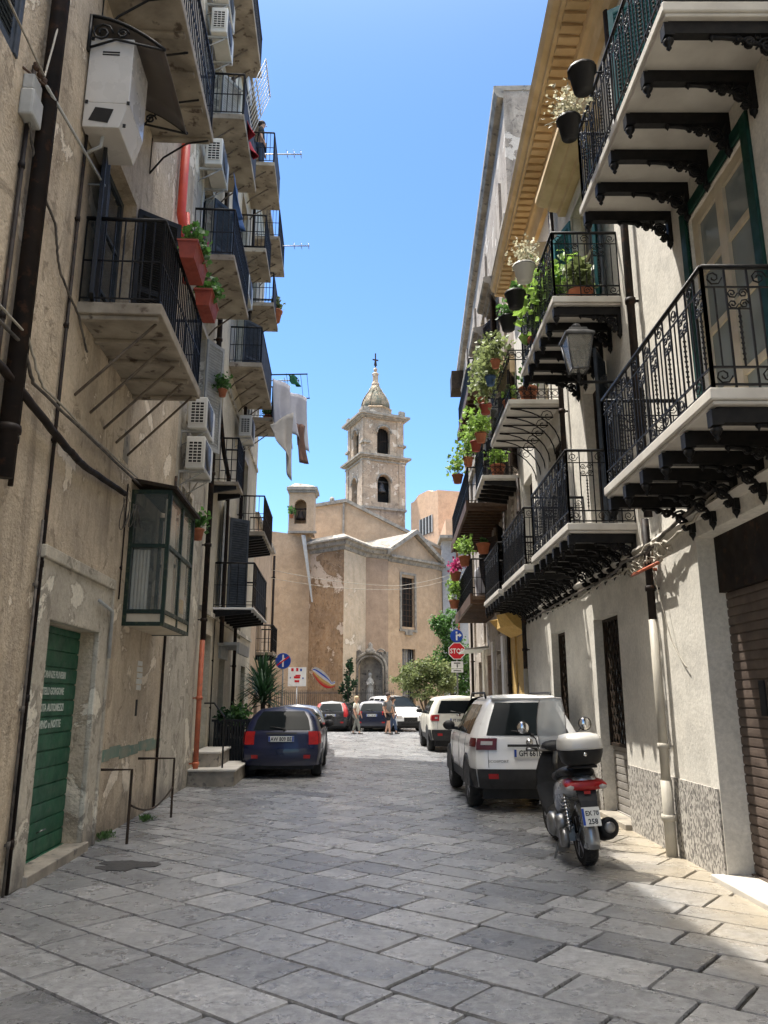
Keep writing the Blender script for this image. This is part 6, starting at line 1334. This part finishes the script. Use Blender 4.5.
pots=[('large black plastic pot hooked on the outside of the highest near balcony, nearer the camera',(6.35,7.50,1.07),'black',(.13,.25),(.03,.03,.05),'leafs',14,.05),
('black plastic pot with dry silvery flowers hooked on the highest near balcony',(6.95,7.45,1.07),'black',(.12,.23),(.26,.30,.26),'leafs',300,.05),
('pale hanging pot with dry grey stems on the second high balcony',(9.75,7.42,1.03),'ac',(.15,.24),(.28,.35,.25),'leafs',220,.05),
('black pot hanging under the pale pot on the second high balcony',(10.5,7.42,1.03),'black',(.15,.24),(.1,.1,.1),'leaf',40,.08),
('black pot with a small green plant at the far end of the second high balcony',(11.25,7.42,1.03),'black',(.14,.22),(.2,.25,.18),'leaf',130,.08),
('terracotta pot of trailing greenery at the near end of the third high balcony',(12.95,7.5,1.02),'terra',(.09,.15),(.34,.42,.34),'leafo',231,.10),
('terracotta pot of light flowers in the middle of the third high balcony',(13.6,7.45,1.02),'clothb',(.10,.18),(.30,.36,.40),'leafo',420,.09),
('red pot with long trailing vines on the third high balcony',(14.3,7.15,1.02),'terrad',(.12,.2),(.30,.36,.7),'leafo',308,.10),
('red pot overflowing with vines at the far end of the third high balcony',(15.0,7.6,1.02),'terra',(.09,.15),(.3,.36,.7),'leafo',308,.10),
('hanging plant with long pale leaves under the third high balcony',(15.3,6.9,1.0),'terra',(.12,.2),(.24,.24,.3),'leafl',170,.10)]
for lb,(Y,z,o),pm_,ps,fr,fm,n,sz in pots: plant('hanging_pot',lb,'plant pot',onR(Y,z-ps[1]*.5,o+ps[0]*.6),pm_,ps,fr,fm,n,sz,hang=True)
pots=[('yellow green shrub with broad leaves behind the railing of the second high balcony',(10.0,6.71,.62),'greyw',(.16,.26),(.38,.6,.50),'leafl',341,.13),
('tall light shrub rising above the railing at the far end of the second high balcony',(10.9,6.71,.72),'terra',(.16,.28),(.42,.45,.85),'leafl',308,.13),
('spiky plant in a terracotta pot at the near end of the second high balcony',(9.4,6.71,.45),'terra',(.17,.22),(.22,.22,.3),'leafo',120,.16),
('leafy plant in a terracotta pot on the third high balcony floor',(12.95,6.74,.5),'terra',(.17,.28),(.22,.25,.3),'leaf',160,.1),
('small terracotta pot beside the door of the third high balcony',(13.4,6.74,.75),'terra',(.14,.22),(.15,.15,.2),'leafl',90,.08),
('light green plant in a terracotta pot on the fourth high balcony',(16.7+.5,6.6,.45),'terra',(.17,.28),(.28,.3,.3),'leafl',200,.1),
('terracotta pot on the highest near balcony, leftmost of the pots by the corner',(5.15,6.84,.75),'terra',(.10,.16),(.08,.08,.1),'leaf',30,.05),
('blue and white pot on the highest near balcony beside the terracotta one',(5.1,6.84,.5),'clothb',(.09,.15),(.08,.08,.1),'leaf',30,.05),
('white pot on the highest near balcony close to the wall',(5.12,6.84,.3),'whitep',(.09,.15),(.08,.08,.1),'leafo',30,.05)]
for lb,(Y,z,o),pm_,ps,fr,fm,n,sz in pots: plant('potted_plant',lb,'plant pot',onR(Y,z,o),pm_,ps,fr,fm,n,sz)
pots=[('red pot with trailing greenery on the long upper wooden balcony, nearest one',(17.1,7.2,.95),'terrad',(.13,.24),(.36,.4,.6),'leafl',253,.11),
('terracotta pot with light vines on the fourth high balcony corner',(18.6,7.3,1.0),'terra',(.13,.22),(.36,.5,.5),'leafl',231,.11),
('pot of yellow green leaves on the long upper wooden balcony',(20.2,7.3,1.15),'terra',(.15,.24),(.36,.6,.45),'leafl',231,.11),
('pot of purple flowers on the lower wooden balcony',(22.4,4.95,1.1),'terra',(.16,.25),(.25,.4,.25),'petal',150,.1),
('trailing yellow green plant below the purple flowers',(23.0,4.2,1.12),'terra',(.15,.25),(.25,.5,.5),'leafl',300,.1),
('light green creeper at the near end of the lower wooden balcony',(19.8,4.95,1.05),'terra',(.15,.25),(.25,.4,.35),'leafl',200,.1),
('terracotta pot hanging inside the lower wooden balcony',(19.4,5.2,.6),'terra',(.17,.26),(.1,.1,.1),'leaf',40,.08)]
for lb,(Y,z,o),pm_,ps,fr,fm,n,sz in pots: plant('hanging_pot',lb,'plant pot',onB(Y,z,o),pm_,ps,fr,fm,n,sz)
sheet('cloth','white washing hung on the lower wooden balcony','cloth1',onB(19.6,4.9,.7),onB(20.2,4.9,.75),lambda u:.7)
# ------------------------------------------------------------------ trees
def tree(name,label,loc,h,blobs,fm,lsz,cat='tree',tr=.09):
    t=thing(name,label,cat,loc); mb=MB(); mb.tube([(0,0,-.1),(.05,0,h*.25),(-.03,.05,h*.55),(0,0,h*.8)],[tr,tr*.8,tr*.6,tr*.25],8)
    for (c,r,n) in blobs: mb.tube([(0,0,h*.3),(c[0]*.5,c[1]*.5,h*.3+(c[2]-h*.3)*.6),c],[tr*.5,tr*.35,tr*.1],6)
    mb.build('trunk',M['trunk'],t); mb=MB()
    for (c,r,n) in blobs:
        for k in range(max(1,n//60)):
            d=V((random.gauss(0,1),random.gauss(0,1),random.gauss(0,1))).normalized()*U(.3,1); mb.leaves((c[0]+d.x*r[0],c[1]+d.y*r[1],c[2]+d.z*r[2]),(r[0]*.38,r[1]*.38,r[2]*.38),60,lsz,.1)
    mb.build('crown',M[fm],t); return t
tree('olive_tree','low pale olive tree spreading in front of the church window',(1.75,33.2,0),2.9,[((-.7,0,2.5),(.8,.8,.55),1700),((.1,.2,2.75),(.9,.8,.6),2000),((.8,0,2.3),(.7,.7,.7),1500),((0,0,1.9),(1.1,.8,.4),900)],'leafo',.11)
tree('laurel_tree','tall bright green tree rising beside the stop sign',(3.0,34.6,0),5.2,[((-.3,0,4.7),(.6,.6,.9),1700),((.2,.2,3.6),(.9,.8,.9),2200),((-.5,0,3.0),(.8,.7,.7),1500),((.5,-.2,2.2),(.7,.7,.9),1400)],'leaf',.12)
tree('shrub','yellow green shrub between the off-white car and the weathered house',(3.0,27.6,0),1.7,[((-.1,0,1.3),(.45,.5,.4),500),((.2,.3,.8),(.5,.6,.5),400)],'leafl',.09,'shrub',.04)
tree('cypress','small dark cypress left of the grey shrine',(-1.95,43.0,0),3.6,[((0,0,3.2),(.3,.3,.8),500),((0,0,2.2),(.42,.4,.7),600),((0,0,1.3),(.4,.4,.6),400)],'leafd',.12,'tree',.05)
tree('street_tree','green tree filling the side street behind the stop sign',(5.2,38.5,0),4.6,[((-.5,0,4.0),(.8,.8,.8),900),((.3,0,3.0),(1,1,1),1200)],'leaf',.14)
